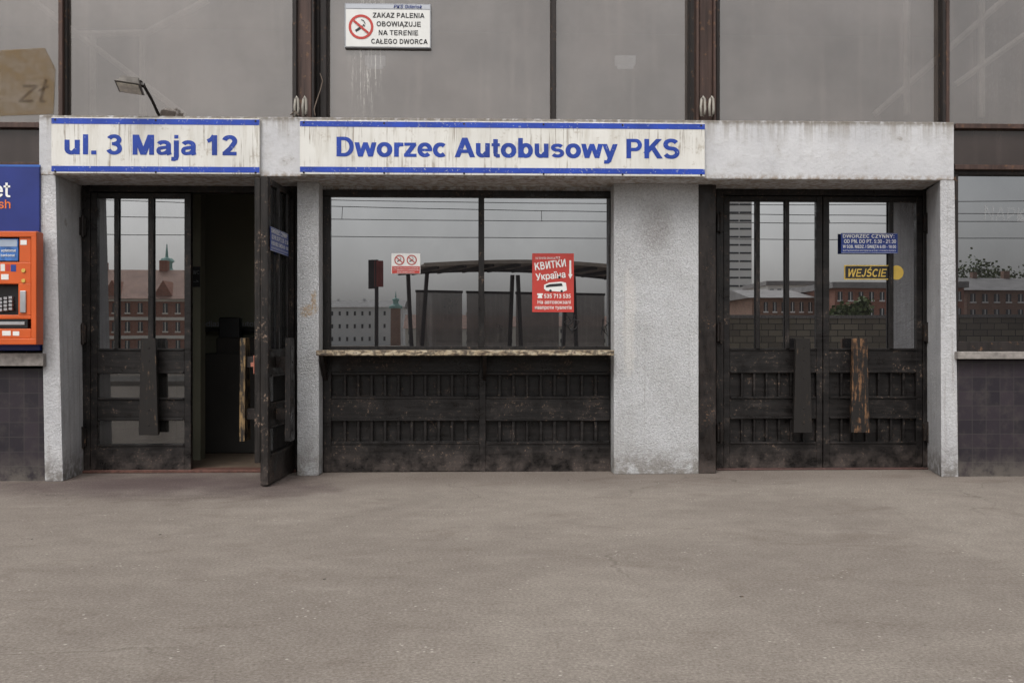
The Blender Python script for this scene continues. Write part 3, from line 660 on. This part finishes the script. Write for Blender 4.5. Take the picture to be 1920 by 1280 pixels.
for pair in (((60, 0), (345, 215)), ((260, 70), (390, 0)), ((268, 60), (268, 215)), ((175, 60), (175, 215)), ((130, 65), (268, 62)), ((1640, 215), (1905, -20)), ((1700, 0), (1700, 215)), ((1840, -10), (1840, 220)), ((1790, 160), (1930, 60))):
    a_, b_ = pair; MB().tube([P(a_[0], a_[1], .42), P(b_[0], b_[1], .42)], .028, 6).build('interior_brace', BRC, B)
fs = MB().poly([(P(u, v, .295).x, P(u, v, .295).z) for u, v in ((-60, 98), (84, 90), (104, 130), (100, 214), (-60, 220))][::-1], .2935, .0005).build('painted_reflection', GY, B)  # faint yellow reflection in the glass, painted as a thin tinted layer
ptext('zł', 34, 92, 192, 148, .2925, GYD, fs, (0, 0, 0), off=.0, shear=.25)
lampm = M('lamp_diffuser'); lampm.fin((.7, .7, .68), .4); lampm.b.inputs['Emission Color'].default_value = (.8, .85, .9, 1); lampm.b.inputs['Emission Strength'].default_value = .35; lampm = lampm.m
for u in (703, 1173):
    MB().pb(u-19, 104, u+19, 121, .45, .05).pb(u-15, 119, u+15, 128, .47, .03).build('interior_lamp', lampm, B, bev=.004)

# ---------------------------------------------------------------- long signs on the lintel
def longsign(name, label, u0, v0, u1, v1, body, tb, stripes):
    Y = -.035; x0, x1, z0, z1 = RC(u0, v0, u1, v1, Y); org = ((x0+x1)/2, Y, z0)
    r = thing(name, label, 'sign', org)
    MB().box(x0, x1, Y, -.003, z0, z1).build('board', SW, r, org, bev=.003)
    for a, b_ in stripes:
        za, zb = z1-(z1-z0)*b_, z1-(z1-z0)*a
        MB().box(x0+.002, x1-.002, Y-.002, Y+.001, za, zb).build('stripe', SB, r, org)
    pst(body, *tb, Y, SBT, r, org, wt=.036)
    n = int((x1-x0)/.55)
    for i in range(n+1):
        for zz in (z0+.012, z1-.02): MB().disc(x0+.03+(x1-x0-.06)*i/n, zz, .008, Y-.004, .004, 8).build('screw', BR, r, org)
longsign('street_address_sign', 'white address sign with blue stripes reading ul. 3 Maja 12 above the left doors', 96, 221, 487, 326, 'ul. 3 Maja 12', (121, 445, 290.5, 253), ((.02, .12), (.87, .97)))
longsign('station_name_sign', 'long white sign with blue stripes reading Dworzec Autobusowy PKS above the ticket window', 562, 228, 1322, 329, 'Dworzec Autobusowy PKS', (631, 1274, 295.5, 259), ((.02, .12), (.86, .96)))

Y = .26; x0, x1, z0, z1 = RC(646, 7, 808, 90, Y); org = ((x0+x1)/2, Y, z0)
r = thing('no_smoking_sign', 'white no smoking board with four lines of black capitals on the upper glass', 'sign', org)
MB().box(x0, x1, Y, Y+.038, z0, z1).build('board', GREY, r, org, bev=.002)
MB().pb(648.5, 18.5, 806, 88, Y-.002, .004).build('face', WHITE, r, org)
MB().pb(648.5, 9, 806, 16.5, Y-.0015, .004).build('header', simple('pale_header', (.42, .44, .48), .5, .05), r, org)
ptext('PKS Gdańsk', 738, 792, 16, 9.8, Y-.0015, simple('navy_print', (.03, .05, .2), .5, .05), r, org, off=.015, shear=.25, yoff=-.002)
for i, (s_, a_, b_) in enumerate((('ZAKAZ PALENIA', 699, 796), ('OBOWIĄZUJE', 706, 789), ('NA TERENIE', 710, 784), ('CAŁEGO DWORCA', 696, 802))):
    vb = 34+i*16.3; pst(s_, a_, b_, vb, vb-9.3, Y-.002, INK, r, org)
p = P(677, 51, Y); nosmoke(r, p.x, p.z, .095, Y-.002, org)

Y = .461
x0, x1, z0, z1 = RC(734, 475, 788, 513, Y); org = ((x0+x1)/2, Y, z0)
r = thing('no_smoking_sticker', 'small white and red sticker with two no smoking circles on the ticket window', 'sticker', org)
MB().box(x0, x1, Y, Y+.004, z0, z1).build('sheet', WHITEB, r, org)
MB().pb(735, 499, 787, 512.5, Y-.001, .002).build('red_band', REDP, r, org)
for i, s_ in enumerate(('ZAKAZ PALENIA WYROBÓW', 'TYTONIOWYCH I PAPIEROSÓW', 'ELEKTRONICZNYCH')):
    d_ = 8 if i == 2 else 0; ptext(s_, 737+d_, 785-d_, 503.2+i*4, 500.6+i*4, Y-.001, WHITEB, r, org, off=.0)
for u in (749, 772): p = P(u, 487.5, Y); nosmoke(r, p.x, p.z, .040, Y, org)

x0, x1, z0, z1 = RC(998, 475, 1076, 585, Y); org = ((x0+x1)/2, Y, z0)
r = thing('red_ticket_poster', 'red poster with white Ukrainian lettering, bus drawing and phone number in the ticket window', 'poster', org)
MB().box(x0, x1, Y, Y+.004, z0, z1).build('sheet', REDP, r, org)
Yt = Y-.0005
ptext('na terenie dworca PKS', 1004, 1050, 486, 481, Yt, WHITEB, r, org, off=.0)
pst('КВИТКИ', 1003, 1062, 507, 493, Yt, WHITEB, r, org, ang=.13)
ptext('Україна', 1005, 1061, 526, 513, Yt, WHITEB, r, org, off=.022, ang=.10)
q = lambda u, v: (P(u, v, Y).x, P(u, v, Y).z)
MB().poly([q(1067.5, 488), q(1071, 488), q(1071, 514), q(1073.5, 514), q(1069.2, 523), q(1065, 514), q(1067.5, 514)], Y-.003).build('arrow', WHITEB, r, org)
MB().poly([q(1020, 534), q(1030, 530), q(1052, 528), q(1061, 530), q(1063, 544), q(1056, 547), q(1024, 545), q(1020, 541)], Y-.003).build('bus_symbol', WHITEB, r, org)
MB().poly([q(1023, 535.5), q(1031, 532.5), q(1053, 531), q(1055, 536), q(1031, 538), q(1024, 539)], Y-.0045).build('bus_window_symbol', INK, r, org)
for u_, v_ in ((1032, 545), (1053, 546)): MB().disc(*q(u_, v_), .010, Y-.0045).build('bus_wheel_symbol', INK, r, org)
MB().poly([q(1007, 550), q(1018, 550), q(1018, 553), q(1015.5, 553), q(1017, 559), q(1008, 559), q(1009.5, 553), q(1007, 553)], Y-.003).build('telephone_symbol', WHITEB, r, org)
pst('535 713 535', 1020, 1070, 558.8, 551, Yt, WHITEB, r, org)
ptext('На автовокзалі', 1008, 1070, 569.5, 562.5, Yt, WHITEB, r, org, off=.008)
ptext('навпроти туалетів', 1003, 1072, 579.5, 572.5, Yt, WHITEB, r, org, off=.008)

def hours(loc, rotz, w_, h_, label):
    r = thing('opening_hours_sticker', label, 'sticker', loc, rotz)
    MB().box(-w_/2, w_/2, 0, .002, 0, h_).build('sheet', NAVY, r)
    for za in (.003, h_-.0045): MB().box(-w_/2+.003, w_/2-.003, -.0012, 0, za, za+.0015).build('border', WHITEB, r)
    stext('DWORZEC CZYNNY:', -w_*.47, w_*.44, h_*.76, h_*.175, 0, WHITEB, r)
    stext('OD PN. DO PT. 5:30 - 21:30', -w_*.45, w_*.47, h_*.50, h_*.185, 0, WHITEB, r)
    stext('W SOB. NIEDZ. I ŚWIĘTA 6:00 - 18:00', -w_*.47, w_*.47, h_*.255, h_*.155, 0, WHITEB, r)
    text('SKRYTKI BAGAŻOWE DOSTĘPNE SĄ W GODZ. OTWARCIA DWORCA', -w_*.47, w_*.47, h_*.1, h_*.07, 0, WHITEB, r, off=.0)
Yd = .503
x0, x1, z0, z1 = RC(1577, 437, 1683, 475, Yd-.035)
hours(((x0+x1)/2, Yd-.035, z0), 0, x1-x0, z1-z0, 'blue opening hours sticker on the glass of the closed right door')
dvec = Vector((-math.cos(PHI), -math.sin(PHI), 0)); nvec = Vector((math.sin(PHI), -math.cos(PHI), 0))
pl = Vector((HX, .5, 0))+dvec*.55+nvec*.009+Vector((0, 0, P(515, 474, -.1).z))
hours(tuple(pl), PHI, .52, .17, 'blue opening hours sticker seen at a steep angle on the opened door leaf')

x0, x1, z0, z1 = RC(1583, 497, 1670, 524, Yd); org = ((x0+x1)/2, Yd, z0)
r = thing('entrance_sticker', 'black and yellow sticker reading WEJŚCIE on the right door glass', 'sticker', org)
MB().box(x0, x1, Yd, Yd+.002, z0, z1).build('sheet', YEL, r, org)
MB().pb(1585, 499, 1668, 522, Yd-.001, .002).build('black_field', INK, r, org)
pst('WEJŚCIE', 1588, 1660, 519, 504, Yd-.001, YEL, r, org, shear=.2)
p = P(1681, 511, Yd); r = MB().disc(0, 0, .058, 0, .002).build('round_sticker', YEL); r.location = (p.x, Yd, p.z)
tag(r, 'plain yellow round sticker beside the WEJŚCIE sticker, half behind a door bar', 'sticker')

Y = 1.19; p = P(368, 530, Y); r = thing('toilet_direction_sign', 'small dark toilet direction sign reading WC with an arrow inside the left doorway', 'sign', tuple(p))
org = tuple(p)
MB().pb(361, 500, 375, 538, Y, .008).build('board', PLK, r, org)
ptext('WC', 362, 374, 514, 507, Y, GREY, r, org, off=.0); ptext('→', 363, 373, 532, 524, Y, GREY, r, org, off=.0)

# ---------------------------------------------------------------- cash machine
Y = -.02; org = tuple(P(-50, 655, Y))
r = thing('cash_machine', 'orange cash machine set in a dark blue printed panel at the left edge', 'cash machine', org)
MB().pb(-260, 308, 74, 657, Y, .07).build('panel', ATMB, r, org, bev=.003)
x1 = P(20, 360, Y).x; zb = P(10, 370, Y).z; text('Planet', 0, x1, zb, .115, Y, WHITEB, r, off=.012, align='R', org=org)
zb = P(10, 391, Y).z; text('cash', 0, x1, zb, .065, Y, ORT, r, off=.015, align='R', org=org)
MB().pb(-262, 308, 75, 312, Y-.002, .01).build('panel_trim', simple('blue_trim', (.03, .10, .36), .4, .1), r, org)
m = MB(); Ya = -.16
m.pb(-172, 433, 71, 646, -.05, .03)
m.pb(-172, 433, 68, 444, Ya, .12); m.pb(-172, 634, 68, 646, Ya, .12); m.pb(58, 443, 68, 635, Ya+.001, .12); m.pb(-172, 443, -150, 635, Ya+.001, .12)
m.pb(-150, 590, 58, 598, Ya+.015, .1)
m.pb(-150, 491, 58, 532, Ya+.012, .1); m.pb(34, 531, 58, 591, Ya+.0125, .1); m.pb(-150, 616, 58, 634, Ya+.012, .1); m.pb(36, 444, 58, 492, Ya+.0125, .1)
m.build('housing', ORA, r, org, bev=.006, seg=2)
MB().pb(-110, 447, 34, 489, Ya+.02, .05).build('screen', SCR, r, org, bev=.002)
MB().pb(-108, 449, 32, 462, Ya+.018, .004).build('screen_bar', simple('pale_screen', (.30, .35, .43), .3, .1), r, org)
ptext('wpłatomat', 2, 30, 472, 467, Ya+.018, WHITEB, r, org, off=.01); ptext('bankomat', 2, 28, 481, 476, Ya+.018, WHITEB, r, org, off=.01)
kp = MB().pb(-60, 530, 36, 592, -.055, .003).build('keypad_recess', PLK, r, org)
for i in range(4):
    for j in range(5): MB().pb(-22+j*9.5, 560+i*7-(j*1.2), -15.5+j*9.5, 565+i*7-(j*1.2), -.10+.006*(3-i), .03).build('key', SIL, kp, org, bev=.001)
MB().pb(-110, 598, 52, 615, Ya+.02, .04).build('cash_slot', PLK, r, org, bev=.002)
MB().pb(-105, 603, 46, 609, Ya+.012, .02).build('slot_cover', SIL, r, org, bev=.002)
for u, v in ((43, 507), (43, 526)):
    q_ = P(u, v, Ya); MB().disc(q_.x, q_.z, .014, Ya+.004, .01, 16).build('button', YEL, r, org)
MB().pb(37, 545, 48, 586, Ya+.0, .02).build('card_slot', SIL, r, org, bev=.004, seg=2)
for (u0, u1, v0, v1, mt) in ((1, 9, 495, 508, WHITE), (11, 18, 496, 508, RED), (20, 30, 496, 509, NAVY), (2, 16, 514, 524, WHITE), (4, 20, 620, 629, WHITE), (24, 36, 621, 629, WHITE), (38, 50, 450, 459, WHITE)):
    MB().pb(u0, v0, u1, v1, Ya+.0105, .002).build('card_label', mt, r, org)

# ---------------------------------------------------------------- floodlight, dome, clips, cables
base = P(301, 219, .1); base.z = LT
r = thing('floodlight', 'small weathered floodlight on a bent arm above the address sign', 'floodlight', tuple(base)); org = tuple(base)
MB().tube([base, P(285, 188, .0), P(268, 158, -.12), P(262, 152, -.14)], .011, 8).box(base.x-.03, base.x+.03, .07, .13, LT, LT+.012).build('arm', BR, r, org)
fr_ = MB().prism([(-.06, -.045, .035), (.06, -.045, .035), (.06, .045, .035), (-.06, .045, .035)], [(-.085, -.06, -.028), (.085, -.06, -.028), (.085, .06, -.028), (-.085, .06, -.028)])
o = fr_.box(-.093, .093, -.067, .067, -.036, -.026).build('housing', DGALV, r, bev=.004, seg=1)
o.location = P(245, 158, -.17)-base; o.rotation_euler = (math.radians(-24), math.radians(8), 0)
g = MB().box(-.078, .078, -.052, .052, -.042, -.0355).build('lamp_glass', GLASSL, o, bev=.002)
MB().box(.07, .10, -.015, .015, -.005, .02).build('bracket', BR, o, bev=.003)
base = P(404, 219, .2); base.z = LT
m = MB()
m.tube([base+Vector((0, 0, .03*math.sin(i*math.pi/14))) for i in range(7)]+[base+Vector((0, 0, .0302))], [.06*math.cos(i*math.pi/14) for i in range(7)]+[.003], 18)
o = m.build('dome_lamp', STEELD, org=tuple(base)); o.location = base
tag(o, 'low dark dome lamp on the lintel between the floodlight and the steel column', 'lamp')
def clip(u, w_, lab):
    org = P(u, 216, .1); m = MB(); w2 = w_/2
    pts = [P(u-w2+1, 218, .1), P(u-w2, 200, .09), P(u-w2+1.5, 186, .08), P(u, 181, .07), P(u+w2-1, 186, .08), P(u+w2, 205, .09), P(u+w2-1, 214, .1), P(u, 218, .1)]
    m.tube(pts, .010, 6); o = m.build('cable_clip', CREAM, org=tuple(org), smooth=True); o.location = org
    tag(o, lab, 'cable clip')
clip(556, 7, 'left pale loop clip of the pair at the foot of the left steel column'); clip(571, 7, 'right pale loop clip of the pair at the foot of the left steel column')
clip(1318, 8, 'left pale loop clip of the pair at the foot of the right steel column'); clip(1334, 8, 'right pale loop clip of the pair at the foot of the right steel column')
o = MB().tube([P(600, 138, .19), P(605, 152, .17), P(601, 168, .15), P(594, 188, .13), P(589, 205, .1), P(591, 217, .1)], .004, 6).build('loose_cable', CABB); tag(o, 'thin loose brown cable hanging beside the left steel column', 'cable')
o = MB().tube([P(545, 216, .05), P(553, 208, .0), P(560, 217, .0)], .005, 6).build('loose_cable', CABB); tag(o, 'short bent cable end lying on the lintel under the left clips', 'cable')

for i, (u, v, c_) in enumerate(((608, 1085, 'd'), (1390, 1118, 'd'), (1875, 1142, 'w'), (1235, 905, 'w'), (60, 1010, 'd'), (1200, 903, 'w'), (1500, 908, 'w'), (1066, 900, 'd'), (875, 1010, 'w'), (300, 1002, 'd'))):
    t = (CH)/((v-HOR)/F); a_ = (u-960)/F; p = Vector((t*(SN+a_*CS), CY+t*(CS-a_*SN), 0))
    m = MB(); s_ = random.uniform(.005, .008); m.box(-s_, s_*1.2, -s_*.6, s_*.5, .0, s_*.35)
    o = m.build('litter_scrap', (STEELD if c_ == 'd' else CREAM), bev=s_*.15, seg=2); o.location = p; o.rotation_euler = (0, 0, random.uniform(0, 3))
    tag(o, 'tiny dark scrap lying on the asphalt' if c_ == 'd' else 'tiny pale scrap lying on the asphalt', 'litter', 'dark scraps on the asphalt' if c_ == 'd' else 'pale scraps on the asphalt')

# ---------------------------------------------------------------- the street behind the camera (seen mirrored in the glass)
SHM = simple('shelter_steel', (.03, .026, .026), .5, .2); SHG = mk_glass('shelter_glass', .12, .45, (.42, .37, .34)); SHR = simple('shelter_roof_sheet', (.34, .28, .23), .6, .2)
SHF = simple('shelter_fascia_paint', (.50, .43, .36), .6, .15)
p0 = PR(812, 640, 10.4); p0.z = 0
r = thing('bus_shelter', 'steel bus shelter with gently curved pale edged roof mirrored in the ticket window', 'bus shelter', tuple(p0), math.radians(-18))
Lx = 4.3; N_ = 14
arc = [(-.28+(Lx+.56)*i/N_, 2.40+.12*math.sin(i/N_*math.pi)) for i in range(N_+1)]
def slab(y0, y1, z0, z1, name, mat):
    for_ = [(x, z+z0) for x, z in arc]+[(x, z+z1) for x, z in reversed(arc)]
    MB().prism([(x, y0, z) for x, z in for_], [(x, y1, z) for x, z in for_]).build(name, mat, r)
slab(-1.6, .38, .02, .05, 'roof', SHR); slab(.36, .42, .0, .07, 'fascia', SHF); slab(-1.66, -1.58, -.03, .06, 'fascia', SHM)
for i in range(9):
    x = Lx*i/8; zz = 2.40+.12*math.sin((x+.28)/(Lx+.56)*math.pi); MB().box(x-.02, x+.02, -1.55, .35, zz-.05, zz+.019).build('roof_rib', SHM, r)
for xb, xt in ((0, -.12), (.10, .28), (2.02, 2.12), (2.36, 2.24), (3.24, 3.34), (3.62, 3.52), (Lx, Lx+.12)):
    MB().prism([(xb-.035, -1.5, 0), (xb+.035, -1.5, 0), (xt+.035, -1.5, 2.42), (xt-.035, -1.5, 2.42)], [(xb-.035, -1.43, 0), (xb+.035, -1.43, 0), (xt+.035, -1.43, 2.42), (xt-.035, -1.43, 2.42)]).build('post', SHM, r)
for i in range(4):
    x = Lx*i/4; MB().box(x+.05, x+Lx/4-.05, -1.47, -1.46, .3, 2.02).build('glass_panel', SHG, r); MB().box(x+.04, x+Lx/4-.04, -1.49, -1.44, 2.02, 2.07).build('rail', SHM, r)
MB().box(.7, 3.4, -1.3, -.95, .42, .48).box(.9, .98, -1.2, -1.0, 0, .43).box(3.1, 3.18, -1.2, -1.0, 0, .43).build('bench', SHM, r)

p0 = PR(706, 640, 9.2); p0.z = 0; zt_ = PR(700, 487, 9.2).z; zb_ = PR(700, 541, 9.2).z
r = thing('bus_stop_flag', 'bus stop pole with dark and red flag board beside the shelter', 'bus stop sign', tuple(p0), math.radians(25))
MB().tube([(0, 0, 0), (0, 0, zt_)], .035, 8).build('pole', SHM, r)
MB().box(-.15, -.03, -.03, .03, zb_, zt_).build('board', SHM, r); MB().box(-.029, .12, -.03, .03, zb_+.03, zt_-.02).build('red_board', simple('dull_red_board', (.26, .05, .04), .5, .2), r)

WGL = simple('far_window_glass', (.10, .105, .11), .15, .2, 1)
def house(name, label, cat, u0, u1, vt, d, wall, depth=12, rows=3, colsn=6, ww=.5, wh=.55, roof=None, roofh=0, bands=None, chim=0, trim=None):
    a_, b_ = PR(u0, 640, d), PR(u1, 640, d); zt_ = PR((u0+u1)/2, vt, d).z; W = b_.x-a_.x; H_ = zt_
    r = thing(name, label, cat, ((a_.x+b_.x)/2, -d, 0))
    MB().box(-W/2, W/2, -depth, 0, 0, H_).build('wall', wall, r)
    if roof:
        if roofh: MB().prism([(-W/2-.4, .5, H_), (-W/2-.4, -depth/2, H_+roofh), (-W/2-.4, -depth-.5, H_)], [(W/2+.4, .5, H_), (W/2+.4, -depth/2, H_+roofh), (W/2+.4, -depth-.5, H_)]).build('roof', roof, r)
        else: MB().box(-W/2-.3, W/2+.3, -depth-.3, .3, H_, H_+.5).build('roof', roof, r)
    for i in range(chim):
        x = -W/2+W*(i+.2+.6*random.random())/chim; cwd = random.uniform(.2, .35); MB().box(x-cwd, x+cwd, -depth*.5-.3, -depth*.5+.3, H_, H_+roofh+random.uniform(.3, .8)).build('chimney', wall, r)
    cw, rh = W/colsn, H_/rows; src = None
    if bands:
        for i in range(rows+1): MB().box(-W/2-.1, W/2+.1, 0, .18, max(0, rh*i-.2), rh*i+.05).build('cornice', bands, r)
        for sx in (-.32, .02, .36):
            MB().prism([(W*sx-cw*.9, .0, H_), (W*sx+cw*.9, .0, H_), (W*sx, .0, H_+cw*1.5)], [(W*sx-cw*.9, -3, H_), (W*sx+cw*.9, -3, H_), (W*sx, -3, H_+cw*1.5)]).build('gable', wall, r)
    tsrc = None
    for i in range(rows):
        for j in range(colsn):
            if src is None:
                src = MB().box(-cw*ww/2, cw*ww/2, 0, .06, -rh*wh/2, rh*wh/2).build('window', WGL, r); o = src
            else: o = src.copy(); C.objects.link(o); o.parent = r
            o.location = (-W/2+cw*(j+.5), 0, rh*(i+.52))
            if trim:
                if tsrc is None: tsrc = MB().box(-cw*ww*.62, cw*ww*.62, 0, .12, -rh*wh*.66, -rh*wh*.5).box(-cw*.03, cw*.03, 0, .09, -rh*wh/2, rh*wh/2).build('frame', trim, o); q2 = tsrc
                else: q2 = tsrc.copy(); C.objects.link(q2); q2.parent = o
    return r
CRM = simple('cream_render', (.78, .74, .66), .8, .08, .3); WHT = simple('white_render', (.9, .9, .88), .8, .04, .3)
BRK = mk_brickwall('red_brick', (.38, .18, .13), (.31, .145, .105), (.38, .29, .24)); BRK2 = mk_brickwall('brown_brick', (.36, .225, .17), (.29, .18, .135), (.34, .28, .23))
STN = mk_brickwall('rough_stone_blocks', (.30, .255, .19), (.17, .145, .115), (.06, .055, .05), .45, .2)
TRF = simple('terracotta_roof', (.30, .19, .15), .8, .2, 1); GRF = simple('grey_roof', (.28, .27, .265), .7, .2, 1); COP = simple('green_copper', (.30, .50, .45), .6, .2, 1)
house('apartment_house', 'white three storey block mirrored at the left of the ticket window', 'building', 560, 756, 576, 240, WHT, 14, 3, 14, .28, .32, GRF, 2, chim=4)
house('row_house', 'low terracotta roofed house mirrored behind the bus shelter', 'building', 760, 905, 616, 200, CRM, 12, 2, 8, .35, .4, TRF, 3, chim=3)
house('row_house', 'long cream house with terracotta roof mirrored low in the ticket window', 'building', 908, 1180, 612, 220, CRM, 12, 2, 14, .35, .4, TRF, 2.5, chim=4)
house('tower_block', 'tall pale tower block mirrored in the left glass of the closed doors', 'building', 1340, 1410, 376, 170, WHT, 16, 18, 3, .92, .22, GRF)
house('brick_block', 'brown brick block with rows of windows mirrored in the closed doors', 'building', 1411, 1560, 558, 80, BRK2, 12, 3, 9, .42, .5, GRF, 1, trim=WHT)
house('penthouse_block', 'white upper storey block rising behind the mirrored brown brick block', 'building', 1440, 1550, 535, 110, WHT, 10, 5, 8, .5, .4, GRF)
house('brick_block', 'wide red brick block mirrored right of the closed door bar', 'building', 1566, 1800, 540, 75, BRK, 12, 4, 12, .42, .5, GRF, 0, trim=WHT)
house('brick_block', 'long brown brick block mirrored in the shop window on the right', 'building', 1806, 2140, 545, 82, BRK2, 12, 4, 15, .42, .5, GRF, 1.5, chim=3, trim=WHT)
house('gabled_house', 'red brick house with gables and pale cornices mirrored in the left door', 'building', 60, 345, 560, 70, BRK, 10, 3, 12, .36, .5, TRF, 2.6, CRM, chim=2, trim=CRM)
house('department_store', 'pale grey store front mirrored in the left door panes', 'building', -420, 50, 500, 75, CRM, 10, 4, 12, .6, .4, GRF)
for (u, vt, d, lab) in ((742, 546, 230, 'slim green church spire rising behind the white block'), (313, 458, 110, 'green copper turret above the gabled red brick house')):
    p = PR(u, 640, d); ztop = PR(u, vt, d).z; zr = ztop*.68
    r = thing('church_tower', lab, 'tower', (p.x, -d, 0)); w_ = ztop*.085
    MB().box(-w_, w_, -w_, w_, 0, zr).build('shaft', BRK2, r)
    hh = ztop-zr
    MB().tube([(0, 0, zr), (0, 0, zr+hh*.14), (0, 0, zr+hh*.26), (0, 0, zr+hh*.30), (0, 0, zr+hh*.44), (0, 0, zr+hh*.50), (0, 0, zr+hh*.58), (0, 0, zr+hh*.62), (0, 0, ztop)], [w_*1.5, w_*1.45, w_*.7, w_*.6, w_*.6, w_*.85, w_*.6, w_*.18, .05], 8).build('spire', COP, r)
a_, b_ = PR(1300, 640, 23), PR(2300, 640, 23); zt_ = PR(1550, 596, 23).z
r = thing('stone_wall', 'long rough stone wall with pale coping mirrored low in the right glass', 'wall', (a_.x, -23, 0))
MB().box(0, b_.x-a_.x, -.5, 0, 0, zt_).build('masonry', STN, r); MB().box(-.05, b_.x-a_.x+.05, -.55, .05, zt_, zt_+.1).build('coping', CON, r)
for i, x in enumerate((-34, 38)):
    r = thing('wire_mast', ('steel overhead wire mast standing near the stone wall' if i else 'steel overhead wire mast standing across from the cash machine'), 'mast', (x, -27, 0))
    MB().tube([(0, 0, 0), (0, 0, 8)], [.14, .09], 10).build('pole', SHM, r); MB().tube([(0, 0, 6.6), (0, 1.6, 6.6)], .04, 6).build('arm', SHM, r)
wz = []
for i, (z0, sag, yy, lab) in enumerate(((6.6, .75, -26.2, 'highest overhead wire'), (6.1, .55, -25.8, 'second overhead wire from the top'), (5.35, .2, -25.6, 'third overhead wire from the top'), (4.7, .15, -25.4, 'lowest overhead wire'))):
    sl = (-.006, -.014, -.004, -.003)[i]
    fz = lambda x, z0=z0, sag=sag, sl=sl: z0+sl*x-sag*4*((x+34)/72)*(1-(x+34)/72)
    pts = [(-34+72*k_/36, yy, fz(-34+72*k_/36)) for k_ in range(37)]
    o = MB().tube(pts, .013, 5).build('overhead_wire', WIRE); tag(o, lab+' strung across the street', 'wire'); wz.append((fz, yy))
for x in (-8.5, -4.6, 2.2, 8.4, 12.2, 15.5):
    o = MB().tube([(x, wz[1][1], wz[1][0](x)), (x, wz[2][1], wz[2][0](x))], .010, 5).build('wire_dropper', WIRE); tag(o, 'short vertical dropper joining two overhead wires', 'wire', 'droppers between the overhead wires')
BARK = simple('bark', (.08, .06, .045), .9, .3, 6); LEAF = simple('foliage', (.09, .12, .045), .8, .5, 3)
def tree(u, d, vt, lab):
    p = PR(u, 640, d); Ht = PR(u, vt, d).z; r = thing('tree', lab, 'tree', (p.x, -d, 0))
    m = MB().tube([(0, 0, 0), (.1, 0, Ht*.3), (0, .1, Ht*.6), (.1, 0, Ht*.85)], [.28, .2, .12, .03], 8)
    cl_ = []
    for k_ in range(14):
        a0 = random.uniform(0, 6.28); rr = random.uniform(.15, .32)*Ht; zz = random.uniform(.5, .95)*Ht
        e = Vector((math.cos(a0)*rr, math.sin(a0)*rr, zz)); m.tube([(0, 0, Ht*random.uniform(.3, .55)), e*.6+Vector((0, 0, zz*.3)), e], [.09, .05, .02], 5); cl_.append(e)
    m.build('trunk', BARK, r)
    bm = bmesh.new()
    for e in cl_:
        for k_ in range(110):
            c_ = e+Vector([random.gauss(0, Ht*.075) for _ in range(3)]); n_ = Vector([random.uniform(-1, 1) for _ in range(3)]).normalized(); a1 = n_.orthogonal().normalized()*.17; b1 = n_.cross(a1)
            bm.faces.new([bm.verts.new(c_+v_) for v_ in (a1, b1, -a1, -b1)])
    me = bpy.data.meshes.new('crown'); bm.to_mesh(me); bm.free(); me.materials.append(LEAF); o = bpy.data.objects.new('crown', me); C.objects.link(o); o.parent = r
tree(1842, 96, 500, 'leafy tree rising behind the mirrored brown brick block'); tree(1905, 99, 508, 'rounder leafy tree at the far right of the mirrored street'); tree(1588, 58, 568, 'low leafy tree in front of the mirrored red brick block')

# ---------------------------------------------------------------- world, sun, camera
w = bpy.data.worlds.new('World'); bpy.context.scene.world = w; w.use_nodes = True
t = w.node_tree; bg = t.nodes['Background']
sky = t.nodes.new('ShaderNodeTexSky'); sky.sky_type = 'NISHITA'; sky.sun_disc = False; sky.sun_elevation = math.radians(52); sky.sun_rotation = math.radians(200); sky.air_density = 1.2; sky.dust_density = 5
hs = t.nodes.new('ShaderNodeHueSaturation'); hs.inputs['Saturation'].default_value = .15; hs.inputs['Value'].default_value = 1.4
t.links.new(sky.outputs[0], hs.inputs['Color'])
tc = t.nodes.new('ShaderNodeTexCoord'); nz = t.nodes.new('ShaderNodeTexNoise'); nz.inputs['Scale'].default_value = 2.2; nz.inputs['Detail'].default_value = 5; t.links.new(tc.outputs['Generated'], nz.inputs['Vector'])
mr = t.nodes.new('ShaderNodeMapRange'); mr.inputs[1].default_value = .3; mr.inputs[2].default_value = .7; mr.inputs[3].default_value = .82; mr.inputs[4].default_value = 1.12; t.links.new(nz.outputs['Fac'], mr.inputs[0])
mx = t.nodes.new('ShaderNodeMix'); mx.data_type = 'RGBA'; mx.blend_type = 'MULTIPLY'; mx.inputs[0].default_value = 1
t.links.new(hs.outputs[0], mx.inputs[6]); t.links.new(mr.outputs[0], mx.inputs[7]); t.links.new(mx.outputs[2], bg.inputs[0]); bg.inputs[1].default_value = .13
sd = bpy.data.lights.new('sun', 'SUN'); sd.energy = 1.15; sd.angle = math.radians(35); sd.color = (1, .96, .91)
so = bpy.data.objects.new('sun', sd); C.objects.link(so)
el = math.radians(52)
d = Vector((math.sin(math.radians(20))*math.cos(el), math.cos(math.radians(20))*math.cos(el), -math.sin(el)))
so.rotation_euler = d.to_track_quat('-Z', 'Y').to_euler(); so.location = (0, -5, 12)
cd = bpy.data.cameras.new('camera'); cd.lens = 35; cd.sensor_width = 36; cd.clip_end = 3000
co = bpy.data.objects.new('camera', cd); C.objects.link(co); co.location = (0, CY, CH); co.rotation_euler = (math.radians(90), 0, -TH)
bpy.context.scene.camera = co
sc = bpy.context.scene; sc.view_settings.view_transform = 'Standard'; sc.view_settings.look = 'None'; sc.view_settings.exposure = 0
